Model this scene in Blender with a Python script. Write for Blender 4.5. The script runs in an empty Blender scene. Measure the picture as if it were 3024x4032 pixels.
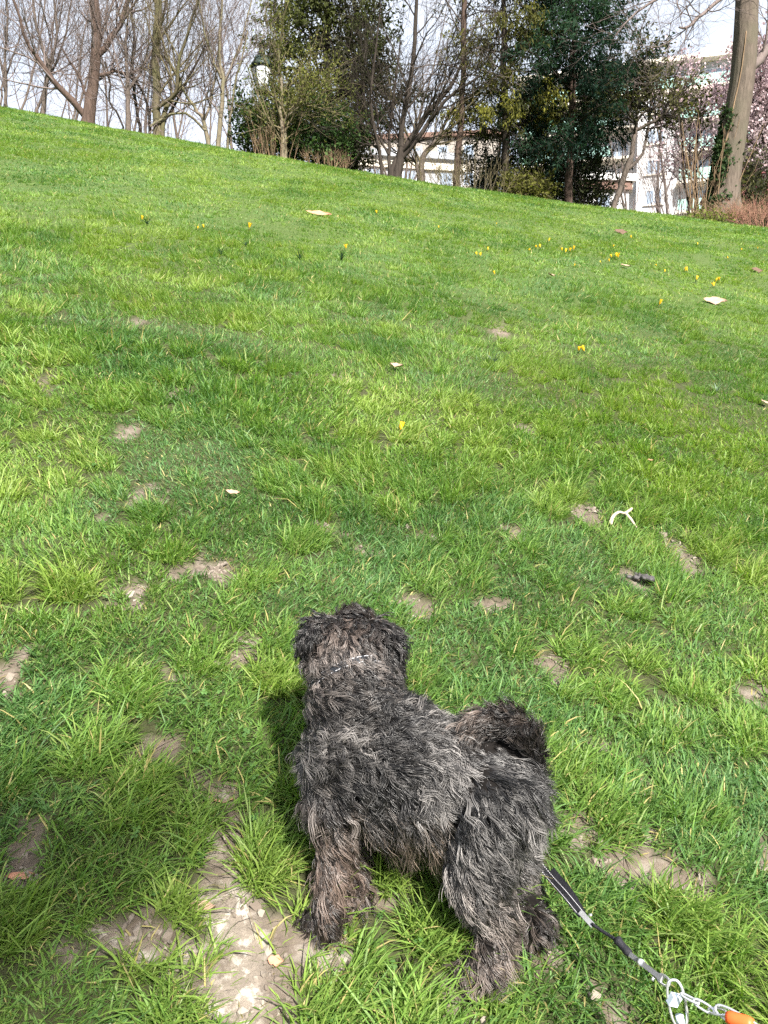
import bpy, bmesh, math
import numpy as np
from mathutils import Vector, Matrix, Quaternion

SC = bpy.context.scene
COL = SC.collection

# ---------------------------------------------------------------- camera
FPX = 3000.0            # focal length in pixels of the 3024 x 4032 frame
PITCH = math.radians(5.0)
CAMZ = 1.55
cam_data = bpy.data.cameras.new('camera')
cam = bpy.data.objects.new('camera', cam_data)
COL.objects.link(cam)
cam.location = (0, 0, CAMZ)
cam.rotation_euler = (math.radians(90) - PITCH, 0, 0)
cam_data.sensor_fit = 'VERTICAL'
cam_data.sensor_height = 36.0
cam_data.lens = 36.0 * FPX / 4032.0
cam_data.clip_start = 0.05
cam_data.clip_end = 3000
SC.camera = cam

# ---------------------------------------------------------------- sky, sun, exposure
SUN_EL = math.radians(41)
SUN_TO = np.array([0.40, -0.92]); SUN_TO /= np.linalg.norm(SUN_TO)   # horizontal direction towards the sun
world = bpy.data.worlds.new('World')
SC.world = world
world.use_nodes = True
wn = world.node_tree.nodes; wl = world.node_tree.links
bg = wn['Background']
sky = wn.new('ShaderNodeTexSky')
sky.sky_type = 'NISHITA'
sky.sun_disc = False
sky.sun_elevation = SUN_EL
sky.sun_rotation = math.atan2(SUN_TO[0], SUN_TO[1])
sky.altitude = 100
sky.air_density = 1.0
sky.dust_density = 4.0
sky.ozone_density = 1.0
# thin high cloud over the whole sky: the blue is washed out by a pale veil
geo = wn.new('ShaderNodeTexCoord')
cl = wn.new('ShaderNodeTexNoise'); cl.inputs['Scale'].default_value = 3.0; cl.inputs['Detail'].default_value = 6
cr = wn.new('ShaderNodeMapRange'); cr.inputs[1].default_value = 0.35; cr.inputs[2].default_value = 0.65
cr.inputs[3].default_value = 0.74; cr.inputs[4].default_value = 0.97
mx = wn.new('ShaderNodeMix'); mx.data_type = 'RGBA'
mx.inputs[7].default_value = (3.55, 3.8, 4.25, 1)
wl.new(geo.outputs['Generated'], cl.inputs['Vector'])
wl.new(cl.outputs['Fac'], cr.inputs[0])
wl.new(cr.outputs[0], mx.inputs[0])
wl.new(sky.outputs[0], mx.inputs[6])
wl.new(mx.outputs[2], bg.inputs[0])
bg.inputs[1].default_value = 0.11

sun_data = bpy.data.lights.new('sun', 'SUN')
sun_data.energy = 5.0
sun_data.angle = math.radians(1.5)
sun_data.color = (1.0, 0.95, 0.87)
sun = bpy.data.objects.new('sun', sun_data)
COL.objects.link(sun)
_d = Vector((-SUN_TO[0] * math.cos(SUN_EL), -SUN_TO[1] * math.cos(SUN_EL), -math.sin(SUN_EL)))
sun.rotation_euler = _d.to_track_quat('-Z', 'Y').to_euler()

SC.view_settings.view_transform = 'Standard'
SC.view_settings.look = 'None'
SC.view_settings.gamma = 1.0
SC.view_settings.use_curve_mapping = False
SC.view_settings.exposure = 1.6
SC.render.engine = 'CYCLES'
SC.cycles.use_denoising = False
SC.cycles.use_adaptive_sampling = True
SC.cycles.adaptive_threshold = 0.02
SC.cycles.max_bounces = 4
SC.cycles.diffuse_bounces = 2
SC.cycles.glossy_bounces = 2
SC.cycles.transmission_bounces = 4
SC.cycles.transparent_max_bounces = 4
SC.cycles.caustics_reflective = False
SC.cycles.caustics_refractive = False
try:
    SC.cycles_curves.shape = 'RIBBONS'
    SC.cycles_curves.subdivisions = 2
except Exception:
    pass

# ---------------------------------------------------------------- helpers
def ray(px, py):
    xc = (np.asarray(px, float) - 1512) / FPX
    yc = -(np.asarray(py, float) - 2016) / FPX
    c, s = math.cos(PITCH), math.sin(PITCH)
    return np.stack([xc, c + yc * s, -s + yc * c], -1)

def at(px, py, Y):
    """world point seen at a pixel of the photograph, at distance Y in front of the camera"""
    d = ray(px, py)
    return d * (Y / d[..., 1:2]) + np.array([0, 0, CAMZ])

def _hash(ix, iy, seed):
    h = (ix.astype(np.int64) * 374761393 + iy.astype(np.int64) * 668265263 + seed * 1442695041) & 0x7fffffff
    h = ((h ^ (h >> 13)) * 1274126177) & 0x7fffffff
    h = h ^ (h >> 16)
    return (h & 0xffff) / 65535.0

def noise2(x, y, seed=0):
    x = np.asarray(x, float); y = np.asarray(y, float)
    ix = np.floor(x); iy = np.floor(y)
    fx = x - ix; fy = y - iy
    fx = fx * fx * (3 - 2 * fx); fy = fy * fy * (3 - 2 * fy)
    a = _hash(ix, iy, seed); b = _hash(ix + 1, iy, seed)
    c = _hash(ix, iy + 1, seed); d = _hash(ix + 1, iy + 1, seed)
    return (a * (1 - fx) + b * fx) * (1 - fy) + (c * (1 - fx) + d * fx) * fy

def fbm(x, y, seed=0, n=4):
    s = 0; w = 0.5; t = 0
    for k in range(n):
        s = s + w * noise2(x * 2 ** k, y * 2 ** k, seed + 17 * k); t += w; w *= 0.5
    return s / t

def sstep(a, b, x):
    t = np.clip((x - a) / (b - a), 0, 1)
    return t * t * (3 - 2 * t)

def unit(v):
    v = np.asarray(v, float)
    return v / np.maximum(np.linalg.norm(v, axis=-1, keepdims=True), 1e-9)

def raw_mesh(name, verts, face_list, smooth=False, colors=None, alpha=None):
    """face_list: arrays of shape (n, k); colours per vertex"""
    me = bpy.data.meshes.new(name)
    verts = np.asarray(verts, np.float32)
    loops = []; starts = []; tot = 0
    for f in face_list:
        f = np.asarray(f, np.int32)
        if len(f) == 0: continue
        k = f.shape[1]
        loops.append(f.ravel())
        starts.append(tot + np.arange(len(f), dtype=np.int32) * k)
        tot += f.size
    loops = np.concatenate(loops); starts = np.concatenate(starts)
    me.vertices.add(len(verts)); me.vertices.foreach_set('co', verts.ravel())
    me.loops.add(len(loops)); me.loops.foreach_set('vertex_index', loops)
    me.polygons.add(len(starts)); me.polygons.foreach_set('loop_start', starts)
    if colors is not None:
        a = me.color_attributes.new('tint', 'FLOAT_COLOR', 'POINT')
        c = np.ones((len(verts), 4), np.float32); c[:, :3] = colors
        if alpha is not None: c[:, 3] = alpha
        a.data.foreach_set('color', c.ravel())
    me.update(calc_edges=True)
    me.validate()
    me.polygons.foreach_set('use_smooth', np.full(len(me.polygons), smooth, bool))
    me.update()
    return me

def obj(name, mesh, mat=None, parent=None, loc=None):
    o = bpy.data.objects.new(name, mesh)
    COL.objects.link(o)
    if mat is not None and mesh is not None:
        mesh.materials.clear(); mesh.materials.append(mat)
    if parent is not None: o.parent = parent
    if loc is not None: o.location = loc
    return o

def tag(o, label=None, cat=None, group=None, kind=None):
    if label: o['label'] = label
    if cat: o['category'] = cat
    if group: o['group'] = group
    if kind: o['kind'] = kind
    return o

def empty(name, loc=(0, 0, 0), **kw):
    o = bpy.data.objects.new(name, None)
    COL.objects.link(o); o.location = loc
    o.empty_display_size = 0.1
    return tag(o, **kw)

def catmull(pts, n):
    """smooth polyline through pts (m, k) with n samples"""
    p = np.asarray(pts, float)
    p = np.vstack([2 * p[0] - p[1], p, 2 * p[-1] - p[-2]])
    m = len(p) - 3
    t = np.linspace(0, m - 1e-6, n); i = t.astype(int); f = (t - i)[:, None]
    a, b, c, d = p[i], p[i + 1], p[i + 2], p[i + 3]
    return 0.5 * (2 * b + (c - a) * f + (2 * a - 5 * b + 4 * c - d) * f ** 2 + (3 * b - a - 3 * c + d) * f ** 3)

def tubes(lst, bump=0.0, seed=0, cap=True):
    """lst of (pts (N,3), radii (N,), sides); returns verts, [quads, tris]"""
    groups = {}
    for p, r, s in lst:
        groups.setdefault((len(p), s), []).append((p, r))
    V = []; Q = []; T = []; off = 0
    rng = np.random.default_rng(seed)
    for (N, S), items in groups.items():
        P = np.array([i[0] for i in items]); R = np.array([i[1] for i in items])
        K = len(P)
        tan = np.empty_like(P)
        tan[:, 1:-1] = P[:, 2:] - P[:, :-2]; tan[:, 0] = P[:, 1] - P[:, 0]; tan[:, -1] = P[:, -1] - P[:, -2]
        tan = unit(tan)
        ax = np.argmin(np.abs(tan.mean(1)), axis=1)
        ref = np.eye(3)[ax][:, None, :]
        u = unit(np.cross(tan, np.broadcast_to(ref, tan.shape))); v = np.cross(tan, u)
        a = np.arange(S) / S * 2 * np.pi
        rr = R[:, :, None] * np.ones(S)
        if bump: rr = rr * (1 + bump * rng.uniform(-1, 1, rr.shape))
        ring = P[:, :, None, :] + rr[..., None] * (np.cos(a)[None, None, :, None] * u[:, :, None, :] + np.sin(a)[None, None, :, None] * v[:, :, None, :])
        V.append(ring.reshape(-1, 3))
        base = off + np.arange(K)[:, None, None] * N * S + np.arange(N - 1)[None, :, None] * S
        j = np.arange(S)[None, None, :]; j2 = (j + 1) % S
        q = np.stack([base + j, base + j2, base + S + j2, base + S + j], -1).reshape(-1, 4)
        Q.append(q)
        off += K * N * S
        if cap and S >= 5:
            for e in (0, N - 1):
                for k in range(1, S - 1):
                    b0 = off - K * N * S + np.arange(K) * N * S + e * S
                    T.append(np.stack([b0, b0 + k, b0 + k + 1] if e else [b0, b0 + k + 1, b0 + k], -1))
    fl = [np.concatenate(Q)]
    if T: fl.append(np.concatenate(T))
    return np.concatenate(V), fl

# ---------------------------------------------------------------- materials
def nmat(name):
    m = bpy.data.materials.new(name); m.use_nodes = True
    nt = m.node_tree
    return m, nt.nodes, nt.links, nt.nodes['Principled BSDF']

def simple_mat(name, color, rough=0.7, metal=0.0, var=0.25, scale=8.0, bump=0.0, bscale=40.0, spec=0.3, stretch=None):
    m, N, L, b = nmat(name)
    tc = N.new('ShaderNodeTexCoord'); mp = N.new('ShaderNodeMapping')
    L.new(tc.outputs['Object'], mp.inputs[0])
    if stretch: mp.inputs['Scale'].default_value = stretch
    n = N.new('ShaderNodeTexNoise'); n.inputs['Scale'].default_value = scale; n.inputs['Detail'].default_value = 5
    L.new(mp.outputs[0], n.inputs['Vector'])
    r = N.new('ShaderNodeValToRGB')
    c = np.array(color[:3])
    r.color_ramp.elements[0].position = 0.3; r.color_ramp.elements[1].position = 0.7
    r.color_ramp.elements[0].color = (*(c * (1 - var)), 1)
    r.color_ramp.elements[1].color = (*np.minimum(c * (1 + var), 1), 1)
    L.new(n.outputs['Fac'], r.inputs[0]); L.new(r.outputs[0], b.inputs['Base Color'])
    b.inputs['Roughness'].default_value = rough; b.inputs['Metallic'].default_value = metal
    b.inputs['Specular IOR Level'].default_value = spec
    if bump:
        n2 = N.new('ShaderNodeTexNoise'); n2.inputs['Scale'].default_value = bscale; n2.inputs['Detail'].default_value = 6
        L.new(mp.outputs[0], n2.inputs['Vector'])
        bp = N.new('ShaderNodeBump'); bp.inputs['Strength'].default_value = bump; bp.inputs['Distance'].default_value = 0.02
        L.new(n2.outputs['Fac'], bp.inputs['Height']); L.new(bp.outputs[0], b.inputs['Normal'])
    return m

def leaf_mat(name, rough=0.5, trans=0.3, spec=0.3, ttint=(1.0, 1.15, 0.5)):
    """leaf or blade: colour from the vertex tint, some light passes through"""
    m, N, L, b = nmat(name)
    at_ = N.new('ShaderNodeAttribute'); at_.attribute_name = 'tint'
    L.new(at_.outputs['Color'], b.inputs['Base Color'])
    b.inputs['Roughness'].default_value = rough
    b.inputs['Specular IOR Level'].default_value = spec
    t = N.new('ShaderNodeBsdfTranslucent')
    mul = N.new('ShaderNodeMix'); mul.data_type = 'RGBA'; mul.blend_type = 'MULTIPLY'; mul.inputs[0].default_value = 1
    mul.inputs[7].default_value = (*ttint, 1)
    L.new(at_.outputs['Color'], mul.inputs[6]); L.new(mul.outputs[2], t.inputs[0])
    ms = N.new('ShaderNodeMixShader'); ms.inputs[0].default_value = trans
    L.new(b.outputs[0], ms.inputs[1]); L.new(t.outputs[0], ms.inputs[2])
    L.new(ms.outputs[0], N['Material Output'].inputs[0])
    return m
# ---------------------------------------------------------------- terrain
def base_height(x, y):
    x = np.asarray(x, float); y = np.asarray(y, float)
    X = 60.0
    yb = np.where(y < 0, 25 * np.tanh(y / 25), y)
    t = np.maximum(y - 14.5, 0)
    z = 0.4390 * yb - 0.1535 * X * np.tanh(x / X) + 0.00343 * x * x / (1 + (x / 15) ** 2)
    t1 = np.minimum(t, 14.0)
    z = z - 0.02 * t1 * t1 - np.maximum(t - 14.0, 0) * 0.56      # rounds off past the crest, then falls away
    far = -0.10 * np.maximum(y - 28.5, 0)
    k = sstep(40, 120, y)
    return z * (1 - k) + k * (2.0) 

PATCH = [(1010,3600,185,200),(1010,3860,215,200),(900,3265,100,110),(930,3430,90,80),(560,3700,250,100),(110,3350,110,100),(600,2990,100,85),
 (524,2350,95,55),(816,2257,115,48),(975,2596,95,75),(20,2650,60,100),(411,2052,50,28),(583,1946,65,30),(190,1970,55,30),(630,2620,75,26),
 (1650,2390,100,62),(2322,2045,60,45),(2720,2211,70,60),(2660,2150,60,40),(2136,2615,90,55),(2200,2680,60,45),(2985,2728,60,60),(1964,2397,65,38),(2023,2105,55,25),
 (2239,3228,100,55),(2480,3330,150,75),(2600,3400,110,75),(2577,3120,60,60),(2354,2930,95,40),(3011,3310,45,80),
 (1800,3925,170,65),(2140,3770,80,45),(2340,3892,60,85),(2771,3627,85,30),(2400,3980,80,50),(1250,3650,130,50),
 (182,1501,65,35),(547,1274,65,16),(492,1711,50,38),(1312,1474,65,16),(1986,1301,65,14),(2059,1666,75,20),(2378,1748,60,16),
 (1440,2206,45,25),(1695,2124,65,24),(1303,2106,75,22),(870,3090,60,60),(820,3480,70,60),(760,3850,80,40),(1530,3470,80,30),(2527,2277,50,30),
 (250,3750,80,30),(1560,3960,60,30),(2900,3850,60,30),(330,2500,60,20),(1420,1900,60,16),(2480,1500,60,12),(700,1560,60,14)]

def ground_hit(px, py, hf=base_height):
    d = ray(px, py)
    lo = np.full(d.shape[:-1], 0.6); hi = np.full(d.shape[:-1], 0.6)
    # march outwards until the ray is below the ground
    done = np.zeros(d.shape[:-1], bool)
    y = 0.6
    hi = np.full(d.shape[:-1], 18.0)
    while y < 30:
        y2 = y * 1.03
        p = d * (y2 / d[..., 1:2]); below = (p[..., 2] + CAMZ) < hf(p[..., 0], p[..., 1])
        new = below & ~done
        lo = np.where(new, y, lo); hi = np.where(new, y2, hi); done |= below
        y = y2
    for _ in range(24):
        m = (lo + hi) / 2
        p = d * (m[..., None] / d[..., 1:2]); below = (p[..., 2] + CAMZ) < hf(p[..., 0], p[..., 1])
        hi = np.where(below, m, hi); lo = np.where(below, lo, m)
    p = d * (hi[..., None] / d[..., 1:2]); p[..., 2] += CAMZ
    return p

_pc = np.array([p[:2] for p in PATCH], float); _pr = np.array([p[2:] for p in PATCH], float)
_c0 = ground_hit(_pc[:, 0], _pc[:, 1])
_cx = ground_hit(_pc[:, 0] + _pr[:, 0], _pc[:, 1]); _cy = ground_hit(_pc[:, 0], _pc[:, 1] - _pr[:, 1])
_sh = np.where(_c0[:, 1] > 1.75, 0.82, 0.97)
_RX = _sh * np.linalg.norm(_cx - _c0, axis=1); _RY = _sh * np.linalg.norm((_cy - _c0)[:, :2], axis=1)

def bare(x, y):
    """1 where the turf is worn to bare soil"""
    x = np.asarray(x, float); y = np.asarray(y, float)
    wx = x + 0.16 * (fbm(x * 9, y * 9, 3) - 0.5); wy = y + 0.16 * (fbm(x * 9, y * 9, 7) - 0.5)
    wx = wx + 0.05 * (noise2(x * 45, y * 45, 8) - 0.5); wy = wy + 0.05 * (noise2(x * 45, y * 45, 9) - 0.5)
    m = np.zeros_like(x)
    for c, a, b in zip(_c0, _RX, _RY):
        near = (np.abs(x - c[0]) < 2 * a + 0.1) & (np.abs(y - c[1]) < 2 * b + 0.1)
        if not near.any(): continue
        q = np.sqrt(((wx - c[0]) / a) ** 2 + ((wy - c[1]) / b) ** 2)
        m = np.maximum(m, np.where(near, 1 - sstep(0.72, 1.18, q), 0))
    return m

def height(x, y):
    x = np.asarray(x, float); y = np.asarray(y, float)
    f = sstep(30, 12, y) if False else (1 - sstep(12, 30, y))
    und = 0.10 * (fbm(x * 0.9, y * 0.9, 11, 3) - 0.5) + 0.035 * (fbm(x * 5, y * 5, 5, 3) - 0.5)
    return base_height(x, y) + und * f * sstep(0.3, 1.0, np.hypot(x, y))

# ground sheet: fine near the dog, coarse to the horizon
def axis(fine0, fine1, step, lo, hi, g=1.085):
    a = list(np.arange(fine0, fine1 + 1e-6, step))
    s = step; p = fine1
    while p < hi:
        s = min(s * g, 40.0); p += s; a.append(p)
    s = step; p = fine0
    while p > lo:
        s = min(s * g, 40.0); p -= s; a.insert(0, p)
    return np.array(a)
gx = axis(-1.0, 1.2, 0.022, -600, 600); gy = axis(1.1, 2.6, 0.022, -400, 900)
GX, GY = np.meshgrid(gx, gy, indexing='ij')
GB = bare(GX, GY)
GZ = height(GX, GY) - 0.012 * GB
crust = fbm(GX * 22, GY * 22, 41, 4)
GZ += GB * 0.012 * (crust - 0.5) + (fbm(GX * 40, GY * 40, 42, 2) - 0.5) * 0.006 * (np.abs(GX) < 3) * (GY < 5)
nx, ny = GX.shape
def ground_z(x, y):
    """height of the built ground sheet itself"""
    x = np.asarray(x, float); y = np.asarray(y, float)
    i = np.clip(np.searchsorted(gx, x) - 1, 0, nx - 2); j = np.clip(np.searchsorted(gy, y) - 1, 0, ny - 2)
    fx = np.clip((x - gx[i]) / (gx[i + 1] - gx[i]), 0, 1); fy = np.clip((y - gy[j]) / (gy[j + 1] - gy[j]), 0, 1)
    return (GZ[i, j] * (1 - fx) + GZ[i + 1, j] * fx) * (1 - fy) + (GZ[i, j + 1] * (1 - fx) + GZ[i + 1, j + 1] * fx) * fy
idx = np.arange(nx * ny).reshape(nx, ny)
quads = np.stack([idx[:-1, :-1], idx[1:, :-1], idx[1:, 1:], idx[:-1, 1:]], -1).reshape(-1, 4)
# soil, thatch and leaf-litter colour of the ground itself
turf = np.array([0.052, 0.056, 0.026]); soil = np.array([0.135, 0.108, 0.086]); litter = np.array([0.13, 0.10, 0.06])
pale = np.array([0.31, 0.27, 0.225])
k = sstep(0.05, 0.6, GB)[..., None]
kp = (sstep(0.36, 0.72, fbm(GX * 16, GY * 16, 71, 5)) * sstep(0.4, 0.95, GB) * (0.25 + 0.75 * sstep(0.35, 0.0, np.hypot(GX + 0.19, GY - 1.36) - 0.12)))[..., None]
far_t = sstep(4.5, 8, GY)[..., None]
turf = turf * (1 - far_t) + np.array([0.066, 0.096, 0.029]) * far_t      # beyond this the blades are too fine to build one by one
colr = turf * (1 - k) + soil * k
colr = colr * (1 - 0.5 * kp) + pale * 0.5 * kp
lf = sstep(19.5, 22, GY)[..., None]
colr = colr * (1 - lf) + litter * lf
me = raw_mesh('ground', np.stack([GX, GY, GZ], -1).reshape(-1, 3), [quads], smooth=True, colors=colr.reshape(-1, 3), alpha=np.clip(kp, 0, 1).ravel())
m, N, L, b = nmat('soil_and_thatch')
a_ = N.new('ShaderNodeAttribute'); a_.attribute_name = 'tint'
tc = N.new('ShaderNodeTexCoord')
n1 = N.new('ShaderNodeTexNoise'); n1.inputs['Scale'].default_value = 42; n1.inputs['Detail'].default_value = 8; n1.inputs['Roughness'].default_value = 0.78
L.new(tc.outputs['Object'], n1.inputs['Vector'])
mr = N.new('ShaderNodeMapRange'); mr.inputs[1].default_value = 0.25; mr.inputs[2].default_value = 0.75; mr.inputs[3].default_value = 0.55; mr.inputs[4].default_value = 1.45
L.new(n1.outputs['Fac'], mr.inputs[0])
mu = N.new('ShaderNodeMix'); mu.data_type = 'RGBA'; mu.blend_type = 'MULTIPLY'; mu.inputs[0].default_value = 1
L.new(a_.outputs['Color'], mu.inputs[6]); L.new(mr.outputs[0], mu.inputs[7])
# drying cracks
ns = N.new('ShaderNodeTexNoise'); ns.inputs['Scale'].default_value = 14; ns.inputs['Detail'].default_value = 4
L.new(tc.outputs['Object'], ns.inputs['Vector'])
ad = N.new('ShaderNodeVectorMath'); ad.operation = 'MULTIPLY_ADD'; ad.inputs[1].default_value = (0.10, 0.10, 0.10)
L.new(ns.outputs['Color'], ad.inputs[0]); L.new(tc.outputs['Object'], ad.inputs[2])
vo = N.new('ShaderNodeTexVoronoi'); vo.feature = 'DISTANCE_TO_EDGE'; vo.inputs['Scale'].default_value = 6
L.new(ad.outputs[0], vo.inputs['Vector'])
cm = N.new('ShaderNodeMapRange'); cm.inputs[1].default_value = 0.0; cm.inputs[2].default_value = 0.016
L.new(vo.outputs['Distance'], cm.inputs[0])
# pale dried crust flakes
nc = N.new('ShaderNodeTexNoise'); nc.inputs['Scale'].default_value = 30; nc.inputs['Detail'].default_value = 7; nc.inputs['Roughness'].default_value = 0.65
L.new(tc.outputs['Object'], nc.inputs['Vector'])
cf = N.new('ShaderNodeMapRange'); cf.inputs[1].default_value = 0.50; cf.inputs[2].default_value = 0.60
L.new(nc.outputs['Fac'], cf.inputs[0])
cfm = N.new('ShaderNodeMath'); cfm.operation = 'MULTIPLY'; L.new(cf.outputs[0], cfm.inputs[0]); L.new(a_.outputs['Alpha'], cfm.inputs[1])
cmx = N.new('ShaderNodeMix'); cmx.data_type = 'RGBA'; cmx.inputs[7].default_value = (0.46, 0.42, 0.37, 1)
L.new(cfm.outputs[0], cmx.inputs[0]); L.new(mu.outputs[2], cmx.inputs[6])
L.new(cmx.outputs[2], b.inputs['Base Color'])
# only some of the cracks are open
nk = N.new('ShaderNodeTexNoise'); nk.inputs['Scale'].default_value = 5; nk.inputs['Detail'].default_value = 2
L.new(tc.outputs['Object'], nk.inputs['Vector'])
km = N.new('ShaderNodeMapRange'); km.inputs[1].default_value = 0.50; km.inputs[2].default_value = 0.58; km.inputs[3].default_value = 1.0; km.inputs[4].default_value = 0.0
L.new(nk.outputs['Fac'], km.inputs[0])
kx = N.new('ShaderNodeMath'); kx.operation = 'MAXIMUM'; L.new(cm.outputs[0], kx.inputs[0]); L.new(km.outputs[0], kx.inputs[1])
hs = N.new('ShaderNodeMath'); hs.operation = 'MULTIPLY_ADD'; hs.inputs[1].default_value = 0.45
L.new(kx.outputs[0], hs.inputs[0]); L.new(n1.outputs['Fac'], hs.inputs[2])
bp = N.new('ShaderNodeBump'); bp.inputs['Strength'].default_value = 0.9; bp.inputs['Distance'].default_value = 0.012
L.new(hs.outputs[0], bp.inputs['Height']); L.new(bp.outputs[0], b.inputs['Normal'])
b.inputs['Roughness'].default_value = 0.95; b.inputs['Specular IOR Level'].default_value = 0.1
M_SOIL = m
ground = obj('ground', me, M_SOIL); tag(ground, kind='structure')

# ---------------------------------------------------------------- grass
M_GRASS = leaf_mat('grass_blades', rough=0.5, trans=0.42, spec=0.3, ttint=(1.0, 1.2, 0.45))

def make_grass():
    rng = np.random.default_rng(5)
    V = []; C = []; F3 = []; F4 = []; off = 0
    # bands: y0, y1, blades per m2, width, segments, margin at the sides
    bands = [(1.0, 2.1, 30000, 0.0034, 3, 0.35), (2.1, 3.4, 19000, 0.0040, 2, 0.45), (3.4, 4.3, 11000, 0.0055, 2, 0.5), (4.3, 5.5, 9500, 0.0064, 1, 0.5),
             (5.5, 8.5, 6400, 0.0085, 1, 0.6), (8.5, 12.5, 4200, 0.0120, 1, 0.7), (12.5, 18.4, 2700, 0.017, 1, 0.7)]
    bands = [(a, b_, c, d, e, f, 1.0) for a, b_, c, d, e, f in bands]
    bands += [(1.0, 2.1, 34000, 0.0032, 1, 0.35, 0.55), (2.1, 3.6, 17000, 0.0044, 1, 0.45, 0.55), (3.6, 6.5, 5500, 0.009, 1, 0.5, 0.6)]
    for (y0, y1, dens, wid, seg, mar, lf) in bands:
        xm = 0.53 * y1 + mar
        n = int((y1 - y0) * 2 * xm * dens)
        x = rng.uniform(-xm, xm, n); y = rng.uniform(y0, y1, n)
        keep = np.abs(x) < 0.53 * y + mar
        x = x[keep]; y = y[keep]
        # tufts: pull blades towards the jittered centre of their cell
        cell = 0.16
        best = np.full(len(x), 9.0); cx = np.zeros(len(x)); cy = np.zeros(len(x)); cid = np.zeros(len(x))
        ix = np.floor(x / cell); iy = np.floor(y / cell)
        for dx in (-1, 0, 1):
            for dy in (-1, 0, 1):
                jx = ix + dx; jy = iy + dy
                tx = (jx + _hash(jx, jy, 101)) * cell; ty = (jy + _hash(jx, jy, 202)) * cell
                d = np.hypot(tx - x, ty - y)
                s = d < best
                best = np.where(s, d, best); cx = np.where(s, tx, cx); cy = np.where(s, ty, cy); cid = np.where(s, _hash(jx, jy, 303), cid)
        pull = 0.32 * np.clip(cid * 1.6 - 0.35, 0, 1)
        x = x + (cx - x) * pull; y = y + (cy - y) * pull
        br = bare(x, y)
        lush = fbm(x * 1.3, y * 1.3, 21, 3)
        dn = np.clip(1 - 1.03 * br, 0.045, 1) * (np.clip(0.8 + 1.0 * (lush - 0.3), 0.7, 1) if lf == 1 else 1)
        keep = rng.uniform(size=len(x)) < dn
        x, y, cx, cy, cid, br, lush = [a[keep] for a in (x, y, cx, cy, cid, br, lush)]
        n = len(x)
        z = ground_z(x, y) - 0.006
        out = np.arctan2(y - cy, x - cx) + rng.normal(0, 1.25, n)
        # swathes of grass leaning the same way (walked on, combed downhill)
        sw = fbm(x * 0.8 + 9, y * 0.8, 31, 2) * 4 * np.pi
        out = np.where(rng.uniform(size=n) < 0.45, sw + rng.normal(0, .5, n), out)
        ln = np.clip(rng.normal(0.054, 0.020, n), 0.018, 0.12) * (0.62 + 0.75 * lush) * (0.72 + 0.65 * cid)
        ln *= np.where(rng.uniform(size=n) < 0.05, 1.5, 1)
        ln *= 1 - 0.42 * sstep(3.5, 9, y)
        ln *= (1 - 0.3 * br) * lf
        th0 = np.abs(rng.normal(0.42, 0.38, n)) + 0.2 * (1 - lush)
        kap = np.abs(rng.normal(0.9, 0.45, n))
        w = wid * rng.uniform(0.65, 1.3, n)
        ts = {3: (0, .38, .74, 1.0), 2: (0, .55, 1.0), 1: (0, 1.0)}[seg]
        dirh = np.stack([np.cos(out), np.sin(out), np.zeros(n)], -1)
        tw = rng.normal(0, 0.7, n)
        side = np.stack([-np.sin(out + tw), np.cos(out + tw), 0.3 * np.sin(tw)], -1)
        p = np.stack([x, y, z], -1); pts = [p]
        for i in range(1, len(ts)):
            tm = (ts[i] + ts[i - 1]) / 2; th = np.minimum(th0 + kap * tm, 1.75)
            step = (ts[i] - ts[i - 1]) * ln
            p = p + dirh * (np.sin(th) * step)[:, None] + np.array([0, 0, 1]) * (np.cos(th) * step)[:, None]
            pts.append(p)
        # keep drooping tips above the soil
        for p in pts[1:]:
            p[:, 2] = np.maximum(p[:, 2], ground_z(p[:, 0], p[:, 1]) + 0.004)
        prof = {3: (0.75, 1.0, 0.72), 2: (0.8, 0.9), 1: (1.0,)}[seg]
        vs = []
        for i, wf in enumerate(prof):
            vs += [pts[i] - side * (w * wf / 2)[:, None], pts[i] + side * (w * wf / 2)[:, None]]
        vs.append(pts[-1])
        nv = len(vs)
        vv = np.stack(vs, 1).reshape(-1, 3)
        b0 = off + np.arange(n) * nv
        for i in range(len(prof) - 1):
            F4.append(np.stack([b0 + 2 * i, b0 + 2 * i + 1, b0 + 2 * i + 3, b0 + 2 * i + 2], -1))
        i = len(prof) - 1
        F3.append(np.stack([b0 + 2 * i, b0 + 2 * i + 1, b0 + 2 * i + 2], -1))
        off += n * nv
        # colour of the blade: tuft by tuft from blue-green to yellow-green, some straw
        g1 = np.array([0.092, 0.190, 0.060]); g2 = np.array([0.147, 0.258, 0.052]); g3 = np.array([0.218, 0.310, 0.062])
        big = fbm(x * 0.45 + 3, y * 0.45, 51, 3); mid = fbm(x * 2.2, y * 2.2, 61, 3)
        f = np.clip(0.52 + 0.75 * (big - 0.5) + 1.5 * (mid - 0.5) + 0.55 * (cid - 0.5) + rng.normal(0, 0.16, n), 0, 1)[:, None]
        c = np.where(f < 0.5, g1 + (g2 - g1) * f * 2, g2 + (g3 - g2) * (f * 2 - 1))
        c = c * rng.uniform(0.72, 1.22, (n, 1))
        pl_ = rng.uniform(size=n) < 0.10; c[pl_] = c[pl_] * 0.5 + np.array([0.30, 0.34, 0.12]) * 0.5
        straw = rng.uniform(size=n) < np.where(br > 0.2, 0.16, 0.035)
        c[straw] = np.array([0.42, 0.36, 0.15]) * rng.uniform(0.7, 1.2, (straw.sum(), 1))
        V.append(vv); C.append(np.repeat(c, nv, axis=0))
    V = np.concatenate(V); C = np.concatenate(C)
    fl = [np.concatenate(F3), np.concatenate(F4)]
    me = raw_mesh('grass', V, fl, colors=C)
    print('grass tris', len(fl[0]) + 2 * len(fl[1]))
    o = obj('grass', me, M_GRASS)
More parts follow.
